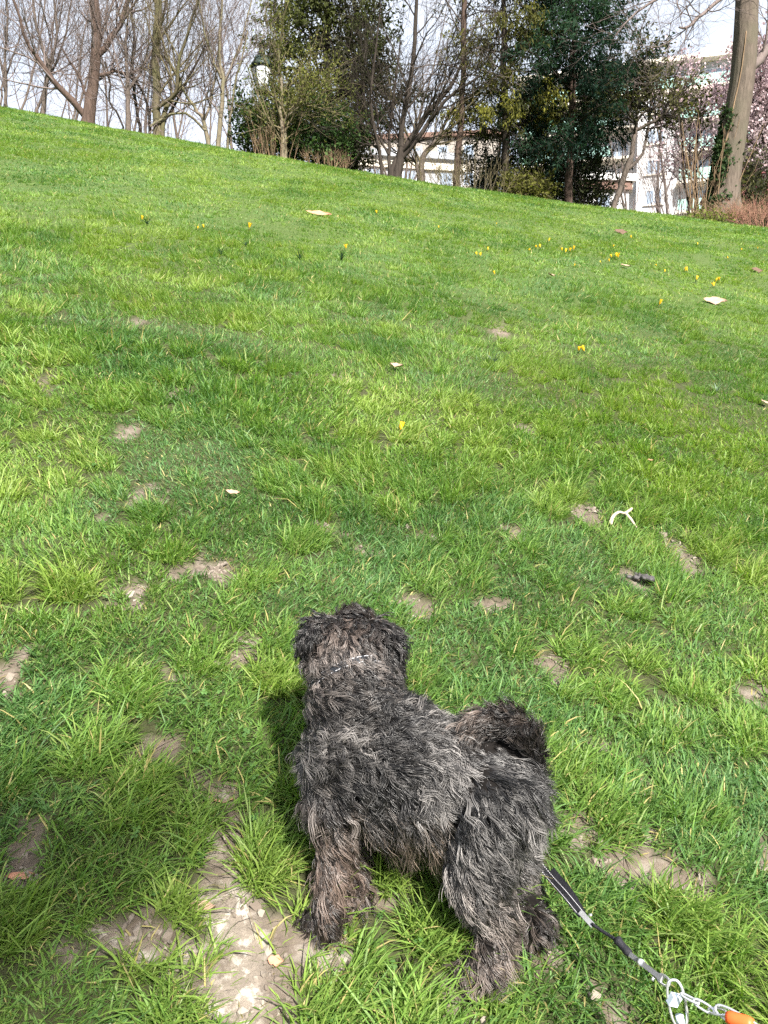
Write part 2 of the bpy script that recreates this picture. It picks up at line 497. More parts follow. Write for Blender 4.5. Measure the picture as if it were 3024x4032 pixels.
    tag(o, 'uneven green lawn grass in tufts covering the slope', 'grass', kind='stuff')
make_grass()
# ---------------------------------------------------------------- trees
def bark_mat(name, color, var=0.35, moss=None):
    m, N, L, b = nmat(name)
    tc = N.new('ShaderNodeTexCoord'); mp = N.new('ShaderNodeMapping'); mp.inputs['Scale'].default_value = (9, 9, 1.6)
    L.new(tc.outputs['Object'], mp.inputs[0])
    n = N.new('ShaderNodeTexNoise'); n.inputs['Scale'].default_value = 2.2; n.inputs['Detail'].default_value = 8; n.inputs['Roughness'].default_value = 0.65
    L.new(mp.outputs[0], n.inputs['Vector'])
    r = N.new('ShaderNodeValToRGB'); c = np.array(color)
    r.color_ramp.elements[0].position = 0.32; r.color_ramp.elements[0].color = (*(c * (1 - var)), 1)
    r.color_ramp.elements[1].position = 0.68; r.color_ramp.elements[1].color = (*(c * (1 + var)), 1)
    L.new(n.outputs['Fac'], r.inputs[0])
    out = r.outputs[0]
    if moss is not None:
        n2 = N.new('ShaderNodeTexNoise'); n2.inputs['Scale'].default_value = 1.4; n2.inputs['Detail'].default_value = 4
        L.new(tc.outputs['Object'], n2.inputs['Vector'])
        mr = N.new('ShaderNodeMapRange'); mr.inputs[1].default_value = 0.45; mr.inputs[2].default_value = 0.6; mr.inputs[4].default_value = 0.7
        L.new(n2.outputs['Fac'], mr.inputs[0])
        mx = N.new('ShaderNodeMix'); mx.data_type = 'RGBA'; mx.inputs[7].default_value = (*moss, 1)
        L.new(mr.outputs[0], mx.inputs[0]); L.new(out, mx.inputs[6]); out = mx.outputs[2]
    L.new(out, b.inputs['Base Color'])
    b.inputs['Roughness'].default_value = 0.9; b.inputs['Specular IOR Level'].default_value = 0.15
    bp = N.new('ShaderNodeBump'); bp.inputs['Strength'].default_value = 0.8; bp.inputs['Distance'].default_value = 0.03
    L.new(n.outputs['Fac'], bp.inputs['Height']); L.new(bp.outputs[0], b.inputs['Normal'])
    return m

BK_GREY = bark_mat('bark_grey_brown', (0.105, 0.085, 0.072))
BK_DARK = bark_mat('bark_dark', (0.036, 0.029, 0.024))
BK_OLIVE = bark_mat('bark_olive', (0.085, 0.072, 0.045), moss=(0.085, 0.085, 0.035))
BK_RED = bark_mat('bark_red_brown', (0.075, 0.052, 0.042))
BK_PALE = bark_mat('bark_pale', (0.15, 0.125, 0.09), moss=(0.13, 0.13, 0.07))
BK_TWIG = bark_mat('twigs_grey_pink', (0.15, 0.12, 0.112), var=0.2)
BK_TWIG2 = bark_mat('twigs_olive', (0.125, 0.105, 0.062), var=0.2)
BK_STRAW = bark_mat('dry_stems', (0.21, 0.145, 0.09), var=0.25)
M_LEAF = leaf_mat('evergreen_leaves', rough=0.7, trans=0.40, spec=0.10, ttint=(1.0, 1.1, 0.6))
M_PETAL = leaf_mat('blossom_petals', rough=0.7, trans=0.35, spec=0.1, ttint=(1, 0.95, 0.95))

def shoot(rng, p0, d0, length, r0, n, wander=0.15, up=0.05, tip=0.3):
    pts = [np.array(p0, float)]; d = np.array(d0, float)
    s = length / n
    for i in range(n):
        d = d + rng.normal(0, wander, 3); d[2] += up
        d /= math.sqrt(d @ d)
        pts.append(pts[-1] + d * s)
    return np.array(pts), np.linspace(r0, r0 * tip, n + 1)

def sides_for(r):
    return 8 if r > 0.09 else 6 if r > 0.04 else 5 if r > 0.02 else 4 if r > 0.012 else 3

def side_dir(rng, d, elev, az):
    """direction at angle elev from the parent direction d, rotated by az about it"""
    d = unit(d)
    ref = np.array([0, 0, 1.0]) if abs(d[2]) < 0.9 else np.array([1.0, 0, 0])
    u = unit(np.cross(d, ref)); v = np.cross(d, u)
    return d * math.cos(elev) + (u * math.cos(az) + v * math.sin(az)) * math.sin(elev)

def ramify(rng, stems, levels, t0=0.25):
    """levels: list of dicts n, len, ang, wander, up, seg, rmin; returns list of levels of (pts, radii)"""
    out = []
    parents = stems
    for li, lv in enumerate(levels):
        cur = []
        for (pp, rr) in parents:
            L_ = np.linalg.norm(np.diff(pp, axis=0), axis=1).sum()
            nb = lv['n'] if li == 0 else max(1, int(round(lv['n'] * rng.uniform(0.7, 1.3))))
            az = rng.uniform(0, 6.28)
            for k in range(nb):
                lo = lv.get('t0', 0.2)
                t = lo + (1 - lo) * (k + rng.uniform(0, 1)) / nb
                f = t * (len(pp) - 1); i = min(int(f), len(pp) - 2); f -= i
                p = pp[i] * (1 - f) + pp[i + 1] * f; r = rr[i] * (1 - f) + rr[i + 1] * f
                d = pp[i + 1] - pp[i]
                az += 2.4 + rng.normal(0, 0.5)
                dd = side_dir(rng, d, lv['ang'] * rng.uniform(0.7, 1.3), az)
                ln = lv['len'] * rng.uniform(0.6, 1.3) * (1.15 - 0.5 * t)
                cur.append(shoot(rng, p, dd, ln, max(min(r * lv.get('rf', 0.55), lv.get('rmax', 1)), lv['rmin']), lv['seg'], lv['wander'], lv['up']))
        out.append(cur); parents = cur
    return out

def tube_mesh(name, branches, bump=0.0, seed=0):
    v, f = tubes([(p, r, sides_for(r[0])) for p, r in branches], bump=bump, seed=seed, cap=False)
    return raw_mesh(name, v, f, smooth=True)

def pixel_stem(D, pts, n=12, depth=None, rng=None, jit=0.012):
    """stem polyline from photo pixels (px, py, half width in px) at distance D, given its own depth"""
    a = np.array(pts, float)
    w = at(a[:, 0], a[:, 1], D)
    if depth is not None:
        dd = np.linspace(0, depth, len(a))
        w[:, 1] += dd
    r = a[:, 2] / FPX * D
    c = catmull(np.column_stack([w, r]), n)
    if rng is not None: c[1:, :3] += rng.normal(0, jit, (n - 1, 3))
    return c[:, :3], np.maximum(c[:, 3], 0.004)

WIN = [dict(n=9, len=1.9, ang=0.75, wander=0.13, up=0.10, seg=6, rmin=0.009, rf=0.42, t0=0.22, rmax=0.03),
       dict(n=6, len=1.0, ang=0.65, wander=0.15, up=0.07, seg=5, rmin=0.0055, rf=0.55, t0=0.15),
       dict(n=5, len=0.55, ang=0.6, wander=0.17, up=0.05, seg=3, rmin=0.0032, rf=0.6, t0=0.15)]

def add_tree(name, label, stems, levels, trunk_mat, twig_mat, seed, cat='tree', group=None, extra=None, trunk_bump=0.06, trunk_name='trunk'):
    """tree > trunk, crown"""
    rng = np.random.default_rng(seed)
    lv = ramify(rng, stems, levels)
    base = stems[0][0][0]
    e = empty(name, tuple(base), label=label, cat=cat, group=group)
    def loc(bl): return [(p - base, r) for p, r in bl]
    # the foot of each stem goes a little into the soil
    st = []
    for p, r in stems:
        p = p.copy()
        st.append((p, r))
    obj(trunk_name, tube_mesh(trunk_name, loc(st), bump=trunk_bump, seed=seed), trunk_mat, e)
    allb = [x for l in lv for x in l]
    if allb:
        obj('crown', tube_mesh('crown', loc(allb), seed=seed), twig_mat, e)
    return e, lv, base, rng

def foot(px, D):
    """x of a pixel column at distance D with the ground height there, sunk a little"""
    x = at(px, 700, D)[0]
    return np.array([x, D, float(ground_z(x, D)) - 0.15])

def stem_from(px, D, pts, depth=0.0, n=12, rng=None):
    """first point stands on the ground in column px"""
    f = foot(px, D)
    p, r = pixel_stem(D, pts, n, depth, rng)
    p = np.vstack([f, p]); r = np.concatenate([[r[0] * 1.25], r])
    return p, r

R0 = np.random.default_rng(77)
G_BARE = 'bare trees along the crest'
# --- left group of bare trees
add_tree('bare_tree', 'stout bare tree with stub knots, thickest trunk at the left of the crest',
  [stem_from(345, 19.0, [(348,470,26),(358,400,22),(372,300,20),(378,200,19),(383,110,19),(372,20,18),(368,-150,15),(380,-420,9)], n=14, rng=R0),
   pixel_stem(19.0, [(335,455,13),(300,410,12),(240,350,10),(195,290,8),(150,215,6),(120,120,5),(90,-20,4)], 12, -0.8, R0),
   pixel_stem(19.0, [(385,215,13),(410,180,12),(440,110,11),(462,60,10),(480,-40,9),(520,-200,6)], 10, 0.5, R0),
   pixel_stem(19.0, [(372,310,8),(400,280,7),(440,258,7),(490,255,6),(540,200,4)], 9, 0.6, R0),
   pixel_stem(19.0, [(352,395,7),(320,340,6),(280,260,5),(230,190,4),(180,110,3)], 9, 0.9, R0)],
  WIN, BK_RED, BK_TWIG, 1, group=G_BARE)
add_tree('bare_tree', 'bare tree with several thin stems left of the stout knotted trunk',
  [stem_from(168, 19.6, [(170,440,10),(178,340,9),(190,260,8),(160,160,6),(140,60,5),(120,-120,4)], n=12, rng=R0),
   stem_from(143, 19.6, [(145,430,6),(165,350,5),(200,250,5),(235,120,4),(260,-60,3)], 0.4, 10, R0),
   pixel_stem(19.6, [(190,260,6),(225,200,5),(240,100,4),(238,-40,3)], 9, -.4, R0)],
  WIN, BK_GREY, BK_TWIG, 2, group=G_BARE)
add_tree('bare_tree', 'slender bare tree at the left edge of the crest',
  [stem_from(18, 19.4, [(20,420,7),(24,330,6),(20,230,5),(28,100,4),(24,-100,3)], n=10, rng=R0),
   stem_from(28, 19.4, [(26,420,5),(5,340,4),(-20,250,4),(-60,100,3)], .5, 9, R0),
   stem_from(5, 19.4, [(2,410,4),(-10,300,4),(10,160,3),(30,20,2)], .9, 9, R0)],
  WIN, BK_GREY, BK_TWIG, 3, group=G_BARE)
add_tree('bare_tree', 'pale barked bare tree forking into a narrow V right of the stout trunk',
  [stem_from(506, 19.2, [(505,500,11),(503,420,9),(505,350,9),(498,290,7),(496,200,5),(505,80,4),(512,-100,3)], n=12, rng=R0),
   pixel_stem(19.2, [(506,352,7),(530,310,6),(550,260,5),(580,190,4),(620,80,3),(650,-80,3)], 10, .4, R0)],
  WIN, BK_GREY, BK_TWIG, 4, group=G_BARE)
add_tree('bare_tree', 'bare tree with dark crooked stem between two straighter trunks',
  [stem_from(553, 19.8, [(552,500,6),(540,430,6),(528,340,6),(520,250,6),(528,160,5),(520,60,4),(515,-100,3)], n=12, rng=R0),
   stem_from(487, 19.8, [(485,500,4),(470,450,4),(445,430,4),(452,380,4),(460,340,4),(445,290,4)], -.6, 10, R0)],
  WIN, BK_DARK, BK_TWIG, 5, group=G_BARE)
add_tree('bare_tree', 'tall straight bare tree with olive lichen bark',
  [stem_from(622, 19.0, [(620,520,17),(616,420,15),(614,320,15),(614,200,15),(620,100,14),(622,0,13),(625,-200,10),(630,-450,5)], n=14, rng=R0),
   stem_from(640, 19.0, [(640,500,9),(650,430,9),(680,370,8),(700,330,8),(690,280,7),(650,220,6),(632,200,5)], .3, 11, R0),
   pixel_stem(19.0, [(598,440,6),(640,420,7),(690,390,7),(712,350,7),(718,270,6),(760,160,5),(800,40,4)], 11, -.5, R0)],
  WIN, BK_OLIVE, BK_TWIG2, 6, group=G_BARE)
add_tree('bare_tree', 'thin dark bare tree with twin trunk leaning outward by olive tree',
  [stem_from(590, 19.6, [(590,510,6),(588,450,6),(575,400,5),(560,360,4),(530,310,4)], n=10, rng=R0),
   stem_from(636, 19.6, [(640,510,6),(660,440,6),(690,380,5),(720,300,5),(760,210,4),(800,120,3)], .5, 10, R0)],
  WIN, BK_DARK, BK_TWIG, 7, group=G_BARE)
add_tree('bare_tree', 'pale forked bare tree with wide low V, left of the lamp',
  [stem_from(822, 19.2, [(820,560,9),(806,500,8),(795,465,7),(770,430,6),(735,380,5),(700,300,4),(680,180,3)], n=12, rng=R0),
   pixel_stem(19.2, [(800,480,6),(815,430,5),(828,360,5),(835,260,4),(850,140,3),(860,-40,3)], 10, .5, R0),
   pixel_stem(19.2, [(812,520,5),(770,475,5),(720,455,4),(670,470,4),(640,500,4),(612,525,4)], 10, -.4, R0)],
  WIN, BK_PALE, BK_TWIG, 8, group=G_BARE)
add_tree('bare_tree', 'straight pale bare tree nearest to the lamp on its left',
  [stem_from(858, 19.0, [(860,560,9),(866,480,9),(874,400,8),(878,320,7),(870,240,6),(866,140,5),(872,0,4),(880,-200,3)], n=12, rng=R0),
   pixel_stem(19.0, [(876,330,6),(900,270,5),(930,180,4),(960,60,3),(980,-80,3)], 10, .5, R0),
   pixel_stem(19.0, [(872,310,6),(850,250,5),(820,170,4),(800,60,3),(780,-80,3)], 10, -.4, R0),
   stem_from(898, 19.3, [(896,560,5),(905,480,4),(918,400,4),(925,330,4),(950,230,3),(975,120,3)], 0, 10, R0)],
  WIN, BK_PALE, BK_TWIG, 9, group=G_BARE)
# --- trees further down the back of the hill, their crowns fill the sky behind the crest
FARW = [dict(n=11, len=2.4, ang=0.65, wander=0.13, up=0.13, seg=6, rmin=0.010, rf=0.45, t0=0.15, rmax=0.03),
        dict(n=7, len=1.3, ang=0.6, wander=0.15, up=0.09, seg=4, rmin=0.0065, rf=0.55, t0=0.12),
        dict(n=5, len=0.75, ang=0.55, wander=0.16, up=0.06, seg=3, rmin=0.0036, rf=0.6, t0=0.1)]
far_spots = [(-60,26,'at the far left'),(110,30,'between the thin left stems'),(275,27,'behind the stout trunk'),(440,31,'behind the narrow V tree'),
             (575,28,'behind the crooked stem'),(740,27,'behind the wide V tree'),(930,29,'just left of the lamp'),(1520,34,'behind the dark many-stemmed tree'),(1640,31,'right of the many-stemmed tree'),(2640,27,'in front of the white apartment block'),(2530,30,'left of the one before the apartment block')]
for i, (px, D, where) in enumerate(far_spots):
    f = foot(px, D)
    rg = np.random.default_rng(200 + i)
    st = []
    for s in range(2):
        d0 = np.array([rg.normal(0, .22), rg.normal(0, .2), 1.0])
        p, r = shoot(rg, f + np.array([rg.normal(0, .25), rg.normal(0, .25), 0]), unit(d0), rg.uniform(7.0, 9.5) + (D - 26) * 0.35, rg.uniform(.045, .075), 12, 0.07, 0.03, 0.15)
        st.append((p, r))
    add_tree('bare_tree', 'hazy grey bare tree %s, further down the slope' % where, st, FARW, BK_GREY, BK_TWIG, 300 + i, group='bare trees behind the crest')

# --- foliage
def leaf_cloud(rng, branches, per_m, size, col_a, col_b, droop=0.0, aspect=2.2, spread=0.05, flat=0.3, clump=1.2, hang=0.0, shape='tri'):
    """leaves along the branches: returns verts, faces, colours"""
    P = []; D = []
    for p, r in branches:
        seg = np.diff(p, axis=0); ln = np.linalg.norm(seg, axis=1)
        n = rng.poisson(ln.sum() * per_m)
        if n == 0: continue
        t = rng.uniform(0, len(seg), n); i = np.minimum(t.astype(int), len(seg) - 1); f = (t - i)[:, None]
        P.append(p[i] * (1 - f) + p[i + 1] * f); D.append(unit(seg[i]))
    P = np.concatenate(P); D = np.concatenate(D); n = len(P)
    P = P + rng.normal(0, spread, (n, 3))
    d = unit(D * 0.6 + rng.normal(0, 0.65, (n, 3)) + np.array([0, 0, -droop]))
    s = unit(np.cross(d, rng.normal(0, 1, (n, 3)) * np.array([1, 1, flat]) + np.array([0, 0, 1 - flat])))
    L_ = size * rng.uniform(0.6, 1.5, n); W = L_ / aspect
    a = P - s * (W / 2)[:, None] * 0.4; b_ = P + s * (W / 2)[:, None] * 0.4
    m1 = P + d * (L_ * .5)[:, None] + s * (W / 2)[:, None]; m2 = P + d * (L_ * .5)[:, None] - s * (W / 2)[:, None]
    tip = P + d * L_[:, None]; tip[:, 2] -= hang * L_
    V = np.stack([P, m1, tip, m2], 1).reshape(-1, 3)
    F = np.arange(n * 4).reshape(n, 4)
    cn = np.clip(0.5 + 1.6 * (noise2(P[:, 0] * clump + P[:, 1] * .7, P[:, 2] * clump, 9) - 0.5) + rng.normal(0, .22, n), 0, 1)[:, None]
    C = (np.array(col_a) * (1 - cn) + np.array(col_b) * cn) * rng.uniform(0.85, 1.15, (n, 1))
    return V, F, np.repeat(C, 4, axis=0)

def add_leaves(e, base, rng, branches, mat=M_LEAF, name='foliage', **kw):
    V, F, C = leaf_cloud(rng, [(p - base, r) for p, r in branches], **kw)
    return obj(name, raw_mesh(name, V, [F], colors=C), mat, e)

G_EV = 'evergreens at the crest'
# yew-like dark evergreen behind the lamp
EVG = [dict(n=34, len=2.3, ang=1.25, wander=0.12, up=0.05, seg=6, rmin=0.015, rf=0.4, t0=0.10),
       dict(n=9, len=0.95, ang=0.8, wander=0.16, up=-0.02, seg=4, rmin=0.008, rf=0.6, t0=0.15),
       dict(n=4, len=0.45, ang=0.7, wander=0.16, up=-0.08, seg=3, rmin=0.006, rf=0.6, t0=0.2)]
e, lv, base, rg = add_tree('evergreen_tree', 'broad dark evergreen tree standing right behind the lamp',
  [stem_from(1290, 21.5, [(1295,560,16),(1290,400,15),(1285,200,13),(1290,0,11),(1300,-250,7),(1300,-420,4)], n=14, rng=R0)],
  EVG, BK_DARK, BK_DARK, 31, group=G_EV)
add_leaves(e, base, rg, lv[1] + lv[2], per_m=44, size=0.11, col_a=(0.026,0.036,0.014), col_b=(0.072,0.084,0.028), droop=0.5, aspect=2.4, spread=0.06)
e, lv, base, rg = add_tree('evergreen_tree', 'dark drooping evergreen between the lamp and the many-stemmed tree',
  [stem_from(1395, 21.0, [(1400,580,11),(1415,480,10),(1430,380,9),(1420,200,8),(1400,60,6),(1390,-120,4)], n=12, rng=R0),
   stem_from(1350, 21.0, [(1352,580,9),(1360,460,8),(1350,330,7),(1370,150,5)], .4, 10, R0)],
  [dict(n=20, len=1.5, ang=1.1, wander=0.14, up=0.02, seg=5, rmin=0.012, rf=0.4, t0=0.3), dict(n=8, len=0.75, ang=0.8, wander=0.16, up=-0.12, seg=4, rmin=0.008, rf=0.6, t0=0.15)],
  BK_DARK, BK_DARK, 32, group=G_EV)
add_leaves(e, base, rg, lv[1], per_m=40, size=0.10, col_a=(0.036,0.038,0.022), col_b=(0.075,0.075,0.042), droop=0.8, aspect=3.0, spread=0.06)
# holly / laurel thicket at the crest
def bush(name, label, px, D, w, h, n_stem, seed, leaf, stem_mat, cat='bush', group=None, lv=None, per_m=30, lean=0.5, mat=M_LEAF, r0=0.016):
    rg = np.random.default_rng(seed)
    f = foot(px, D)
    st = []
    for k in range(n_stem):
        o = np.array([rg.uniform(-.35, .35) * w, rg.uniform(-.3, .3) * w, 0]); p0 = f + o; p0[2] = float(ground_z(p0[0], p0[1])) - 0.08
        d0 = np.array([o[0] / w * 2 * lean + rg.normal(0, .18), o[1] / w * 2 * lean + rg.normal(0, .18), 1])
        st.append(shoot(rg, p0, unit(d0), h * rg.uniform(.55, 1.1), r0 * rg.uniform(.7, 1.3), 7, 0.08, 0.02, 0.25))
    lv = lv or [dict(n=6, len=0.55 * h / 2 + .2, ang=0.9, wander=0.15, up=0.03, seg=4, rmin=0.007, rf=0.6, t0=0.05), dict(n=4, len=0.38, ang=0.8, wander=0.16, up=0, seg=2, rmin=0.005, rf=0.7, t0=0.1)]
    e, L_, base, r2 = add_tree(name, label, st, lv, stem_mat, stem_mat, seed + 1, cat=cat, group=group, trunk_bump=0, trunk_name='stems')
    for c_ in e.children: c_['kind'] = 'stuff'
    if leaf: add_leaves(e, base, r2, L_[-1] + (L_[-2] if len(L_) > 1 else []), per_m=per_m, mat=mat, **leaf)
    return e
HOLLY = dict(size=0.08, col_a=(0.03,0.065,0.02), col_b=(0.085,0.15,0.045), aspect=1.7, spread=0.06, droop=0.1)
bush('evergreen_bush', 'glossy dark green bush low at the crest, right of the pale thin stems', 1230, 19.4, 2.0, 1.6, 22, 41, HOLLY, BK_DARK, group=G_EV, per_m=34)
bush('evergreen_bush', 'rounded dark bush under the lamp at the crest', 1050, 20.0, 1.3, 1.5, 14, 43, dict(HOLLY, col_b=(0.06,0.08,0.03)), BK_DARK, group=G_EV, per_m=28)
bush('evergreen_bush', 'dark bush at the right foot of the drooping evergreen', 1370, 19.8, 1.0, 1.1, 10, 45, dict(HOLLY, col_a=(0.03,0.032,0.02), col_b=(0.06,0.06,0.03)), BK_DARK, group=G_EV, per_m=24)
# slim trees with a fine olive haze of young leaves in front of the evergreens
OLIVE = dict(size=0.055, col_a=(0.10,0.115,0.032), col_b=(0.20,0.195,0.06), aspect=2.0, spread=0.09, droop=0.1)
SLIM = [dict(n=15, len=1.5, ang=0.8, wander=0.12, up=0.07, seg=5, rmin=0.009, rf=0.5, t0=0.15), dict(n=7, len=0.75, ang=0.6, wander=0.14, up=0.05, seg=4, rmin=0.006, rf=0.6, t0=0.1)]
e, lv, base, rg = add_tree('slim_tree', 'slim pale-stemmed tree with fine olive leaf haze beside the lamp',
  [stem_from(1112, 18.6, [(1115,600,9),(1112,520,8),(1105,440,7),(1108,330,6),(1095,230,5),(1110,120,3)], n=11, rng=R0),
   stem_from(1124, 18.6, [(1124,600,7),(1122,540,6),(1118,480,5),(1150,420,4),(1190,380,4),(1240,330,3)], .3, 10, R0),
   pixel_stem(18.6, [(1112,500,5),(1140,460,4),(1190,430,4),(1240,425,3)], 8, -.3, R0)], SLIM, BK_PALE, BK_TWIG2, 51)
add_leaves(e, base, rg, lv[0] + lv[1], per_m=20, **OLIVE)
e, lv, base, rg = add_tree('slim_tree', 'thin-stemmed olive young tree at the foot of the lamp',
  [stem_from(1070, 18.9, [(1072,590,6),(1070,520,5),(1072,460,4),(1082,400,3)], n=9, rng=R0),
   stem_from(1040, 18.9, [(1040,590,5),(1036,530,4),(1030,470,4),(1030,420,3)], .3, 9, R0)], [dict(SLIM[0], len=.8, n=10), dict(SLIM[1], len=.45)], BK_PALE, BK_TWIG2, 52)
add_leaves(e, base, rg, lv[0] + lv[1], per_m=13, **dict(OLIVE, col_b=(0.17,0.18,0.05)))
# dry canes at the crest
def canes(name, label, px, D, w, h, n, seed, mat, lean=0.25, cat='shrub', r=0.007, curve=0.05, lv=None):
    rg = np.random.default_rng(seed); f = foot(px, D); br = []
    for k in range(n):
        o = np.array([rg.uniform(-.5, .5) * w, rg.uniform(-.25, .25) * w, 0]); p0 = f + o; p0[2] = float(ground_z(p0[0], p0[1])) - 0.06
        d0 = unit(np.array([o[0] / w * lean * 2 + rg.normal(0, .15), rg.normal(0, .15), 1]))
        br.append(shoot(rg, p0, d0, h * rg.uniform(.5, 1.15), r * rg.uniform(.7, 1.3), 6, curve, -0.02, 0.4))
    base = f
    e = empty(name, tuple(base), label=label, cat=cat)
    obj('stems', tube_mesh('stems', [(p - base, q) for p, q in br]), mat, e)
    tw = ramify(rg, br, lv or [dict(n=5, len=0.3, ang=0.5, wander=0.12, up=0.03, seg=3, rmin=0.004, rf=0.6, t0=0.3)])
    obj('crown', tube_mesh('crown', [(p - base, q) for l in tw for p, q in l]), mat, e)
    for c_ in e.children: c_['kind'] = 'stuff'
    return e
canes('dry_shrub', 'pale dry canes at the crest under the lamp', 1075, 18.5, 1.0, 1.0, 26, 61, BK_STRAW)
canes('dry_shrub', 'low tan dead stems at the crest below the dark bush', 1290, 18.6, 0.9, 0.45, 34, 62, BK_STRAW)

# --- many-stemmed dark tree in the middle
e, lv, base, rg = add_tree('many_stemmed_tree', 'dark tree with many leaning stems fanning from one foot at the crest',
  [stem_from(1560, 18.6, [(1565,680,18),(1575,640,16),(1578,560,11),(1590,450,10),(1612,330,9),(1630,200,8),(1640,60,7),(1650,-150,5)], n=13, rng=R0),
   stem_from(1540, 18.6, [(1540,675,13),(1570,610,13),(1620,530,12),(1670,450,11),(1720,380,9),(1780,300,7),(1830,200,5)], .6, 12, R0),
   pixel_stem(18.6, [(1585,620,10),(1630,570,9),(1680,500,8),(1730,440,7),(1800,380,5),(1880,330,4)], 10, -.4, R0),
   stem_from(1530, 18.6, [(1535,670,8),(1532,580,7),(1532,500,6),(1545,400,5),(1560,280,4),(1580,120,3)], .4, 10, R0),
   stem_from(1505, 18.6, [(1503,670,8),(1495,600,7),(1480,540,7),(1465,450,6),(1462,350,5),(1480,200,4),(1500,40,3)], -.3, 11, R0),
   pixel_stem(18.6, [(1530,610,5),(1505,550,4),(1490,480,4),(1480,380,3)], 8, .4, R0),
   pixel_stem(18.6, [(1490,590,4),(1465,565,4),(1435,560,4),(1410,575,3)], 7, .2, R0)],
  WIN, BK_DARK, BK_DARK, 71)
add_tree('bare_tree', 'grey-green leaning bare tree right of the many-stemmed tree',
  [stem_from(1660, 18.9, [(1662,700,11),(1660,640,11),(1675,600,10),(1700,570,8),(1730,530,7),(1760,470,5),(1790,400,4)], n=11, rng=R0),
   stem_from(1648, 18.9, [(1648,690,7),(1640,640,7),(1630,625,6),(1600,615,6)], .2, 8, R0)], WIN[:2], BK_GREY, BK_TWIG2, 72)
# tall thin trunk with curtains of hanging grey twigs
HANG = [dict(n=38, len=1.7, ang=1.1, wander=0.12, up=-0.10, seg=6, rmin=0.008, rf=0.3, t0=0.35, rmax=.02),
        dict(n=7, len=0.9, ang=0.6, wander=0.14, up=-0.12, seg=4, rmin=0.005, rf=0.6, t0=0.1),
        dict(n=4, len=0.5, ang=0.5, wander=0.14, up=-0.10, seg=3, rmin=0.005, rf=0.6, t0=0.1)]
add_tree('hanging_twig_tree', 'straight red-brown trunk with hanging curtains of grey twigs',
  [stem_from(1795, 19.0, [(1797,720,13),(1802,600,12),(1815,480,12),(1822,330,11),(1826,180,11),(1830,20,10),(1835,-200,8),(1835,-380,5)], n=14, rng=R0)],
  HANG, BK_RED, bark_mat('twigs_dark_grey', (0.115, 0.095, 0.085), var=0.2), 73)
canes('twiggy_shrub', 'olive twiggy shrub of upright thin stems at the crest below the straight trunk', 1860, 18.4, 1.5, 1.0, 46, 63, BK_TWIG2, lean=.5)
canes('twiggy_shrub', 'low olive brush between the leaning tree and the straight trunk', 1730, 18.6, 0.9, 0.75, 30, 64, BK_TWIG2, lean=.3)

# --- thuja with yellow-green sprays
THU = [dict(n=60, len=1.4, ang=1.35, wander=0.10, up=-0.03, seg=6, rmin=0.013, rf=0.3, t0=0.18, rmax=.03),
       dict(n=10, len=0.75, ang=0.7, wander=0.15, up=-0.16, seg=4, rmin=0.007, rf=0.6, t0=0.15)]
e, lv, base, rg = add_tree('thuja_tree', 'yellow-green drooping conifer left of the dark one',
  [stem_from(1995, 19.3, [(1995,700,15),(1990,500,14),(1985,300,12),(1985,100,10),(1985,-150,7),(1985,-380,4)], n=14, rng=R0)],
  THU, BK_DARK, BK_DARK, 81, group=G_EV)
add_leaves(e, base, rg, lv[1], per_m=44, size=0.075, col_a=(0.040,0.046,0.015), col_b=(0.105,0.105,0.026), droop=1.0, aspect=2.6, spread=0.05, hang=.3)
# bright young sprays at the ends of its lower boughs
tips = [(p[len(p)//2:], r) for p, r in lv[0] if base[2] + 0.9 < p[-1][2] < base[2] + 2.7 and p[-1][1] < base[1] + 0.3]
tw = ramify(rg, tips, [dict(n=11, len=0.40, ang=0.7, wander=0.15, up=-0.15, seg=3, rmin=0.006, rf=0.6, t0=0.1)])
add_leaves(e, base, rg, tw[0], per_m=60, size=0.075, col_a=(0.10,0.10,0.022), col_b=(0.23,0.225,0.036), droop=0.9, aspect=2.4, spread=0.05, hang=.3, name='young_sprays')
# --- dark green conifer
DCON = [dict(n=58, len=1.75, ang=1.45, wander=0.09, up=0.01, seg=6, rmin=0.016, rf=0.35, t0=0.33, rmax=.04),
        dict(n=10, len=0.85, ang=0.85, wander=0.14, up=-0.07, seg=4, rmin=0.008, rf=0.6, t0=0.12),
        dict(n=3, len=0.4, ang=0.7, wander=0.14, up=-0.08, seg=3, rmin=0.006, rf=0.6, t0=0.15)]
e, lv, base, rg = add_tree('dark_conifer', 'tall dark green conifer with bare lower trunk, darkest tree of the crest',
  [stem_from(2236, 19.2, [(2238,780,16),(2240,700,15),(2246,600,14),(2250,480,13),(2255,330,13),(2258,180,12),(2262,0,10),(2265,-200,7),(2265,-420,4)], n=15, rng=R0)],
  DCON, BK_RED, BK_DARK, 82, group=G_EV)
add_leaves(e, base, rg, lv[1] + lv[2], per_m=54, size=0.092, col_a=(0.008,0.024,0.016), col_b=(0.028,0.060,0.033), droop=0.35, aspect=3.2, spread=0.05, hang=.1)
DARKB = dict(size=0.065, col_a=(0.014,0.028,0.016), col_b=(0.04,0.07,0.03), aspect=2.0, spread=0.07, droop=0.2)
bush('evergreen_bush', 'tall dark evergreen bush left of the dark conifer trunk', 2105, 20.9, 2.0, 2.5, 20, 83, DARKB, BK_DARK, group=G_EV, per_m=34)
bush('evergreen_bush', 'dark evergreen bush behind the dark conifer trunk', 2230, 21.3, 1.8, 2.0, 16, 85, DARKB, BK_DARK, group=G_EV, per_m=30)
bush('evergreen_bush', 'blue-grey evergreen bush below the yellow-green conifer', 1930, 20.6, 1.3, 2.0, 14, 87, dict(DARKB, col_a=(0.03,0.045,0.04), col_b=(0.07,0.10,0.08)), BK_DARK, group=G_EV, per_m=26)
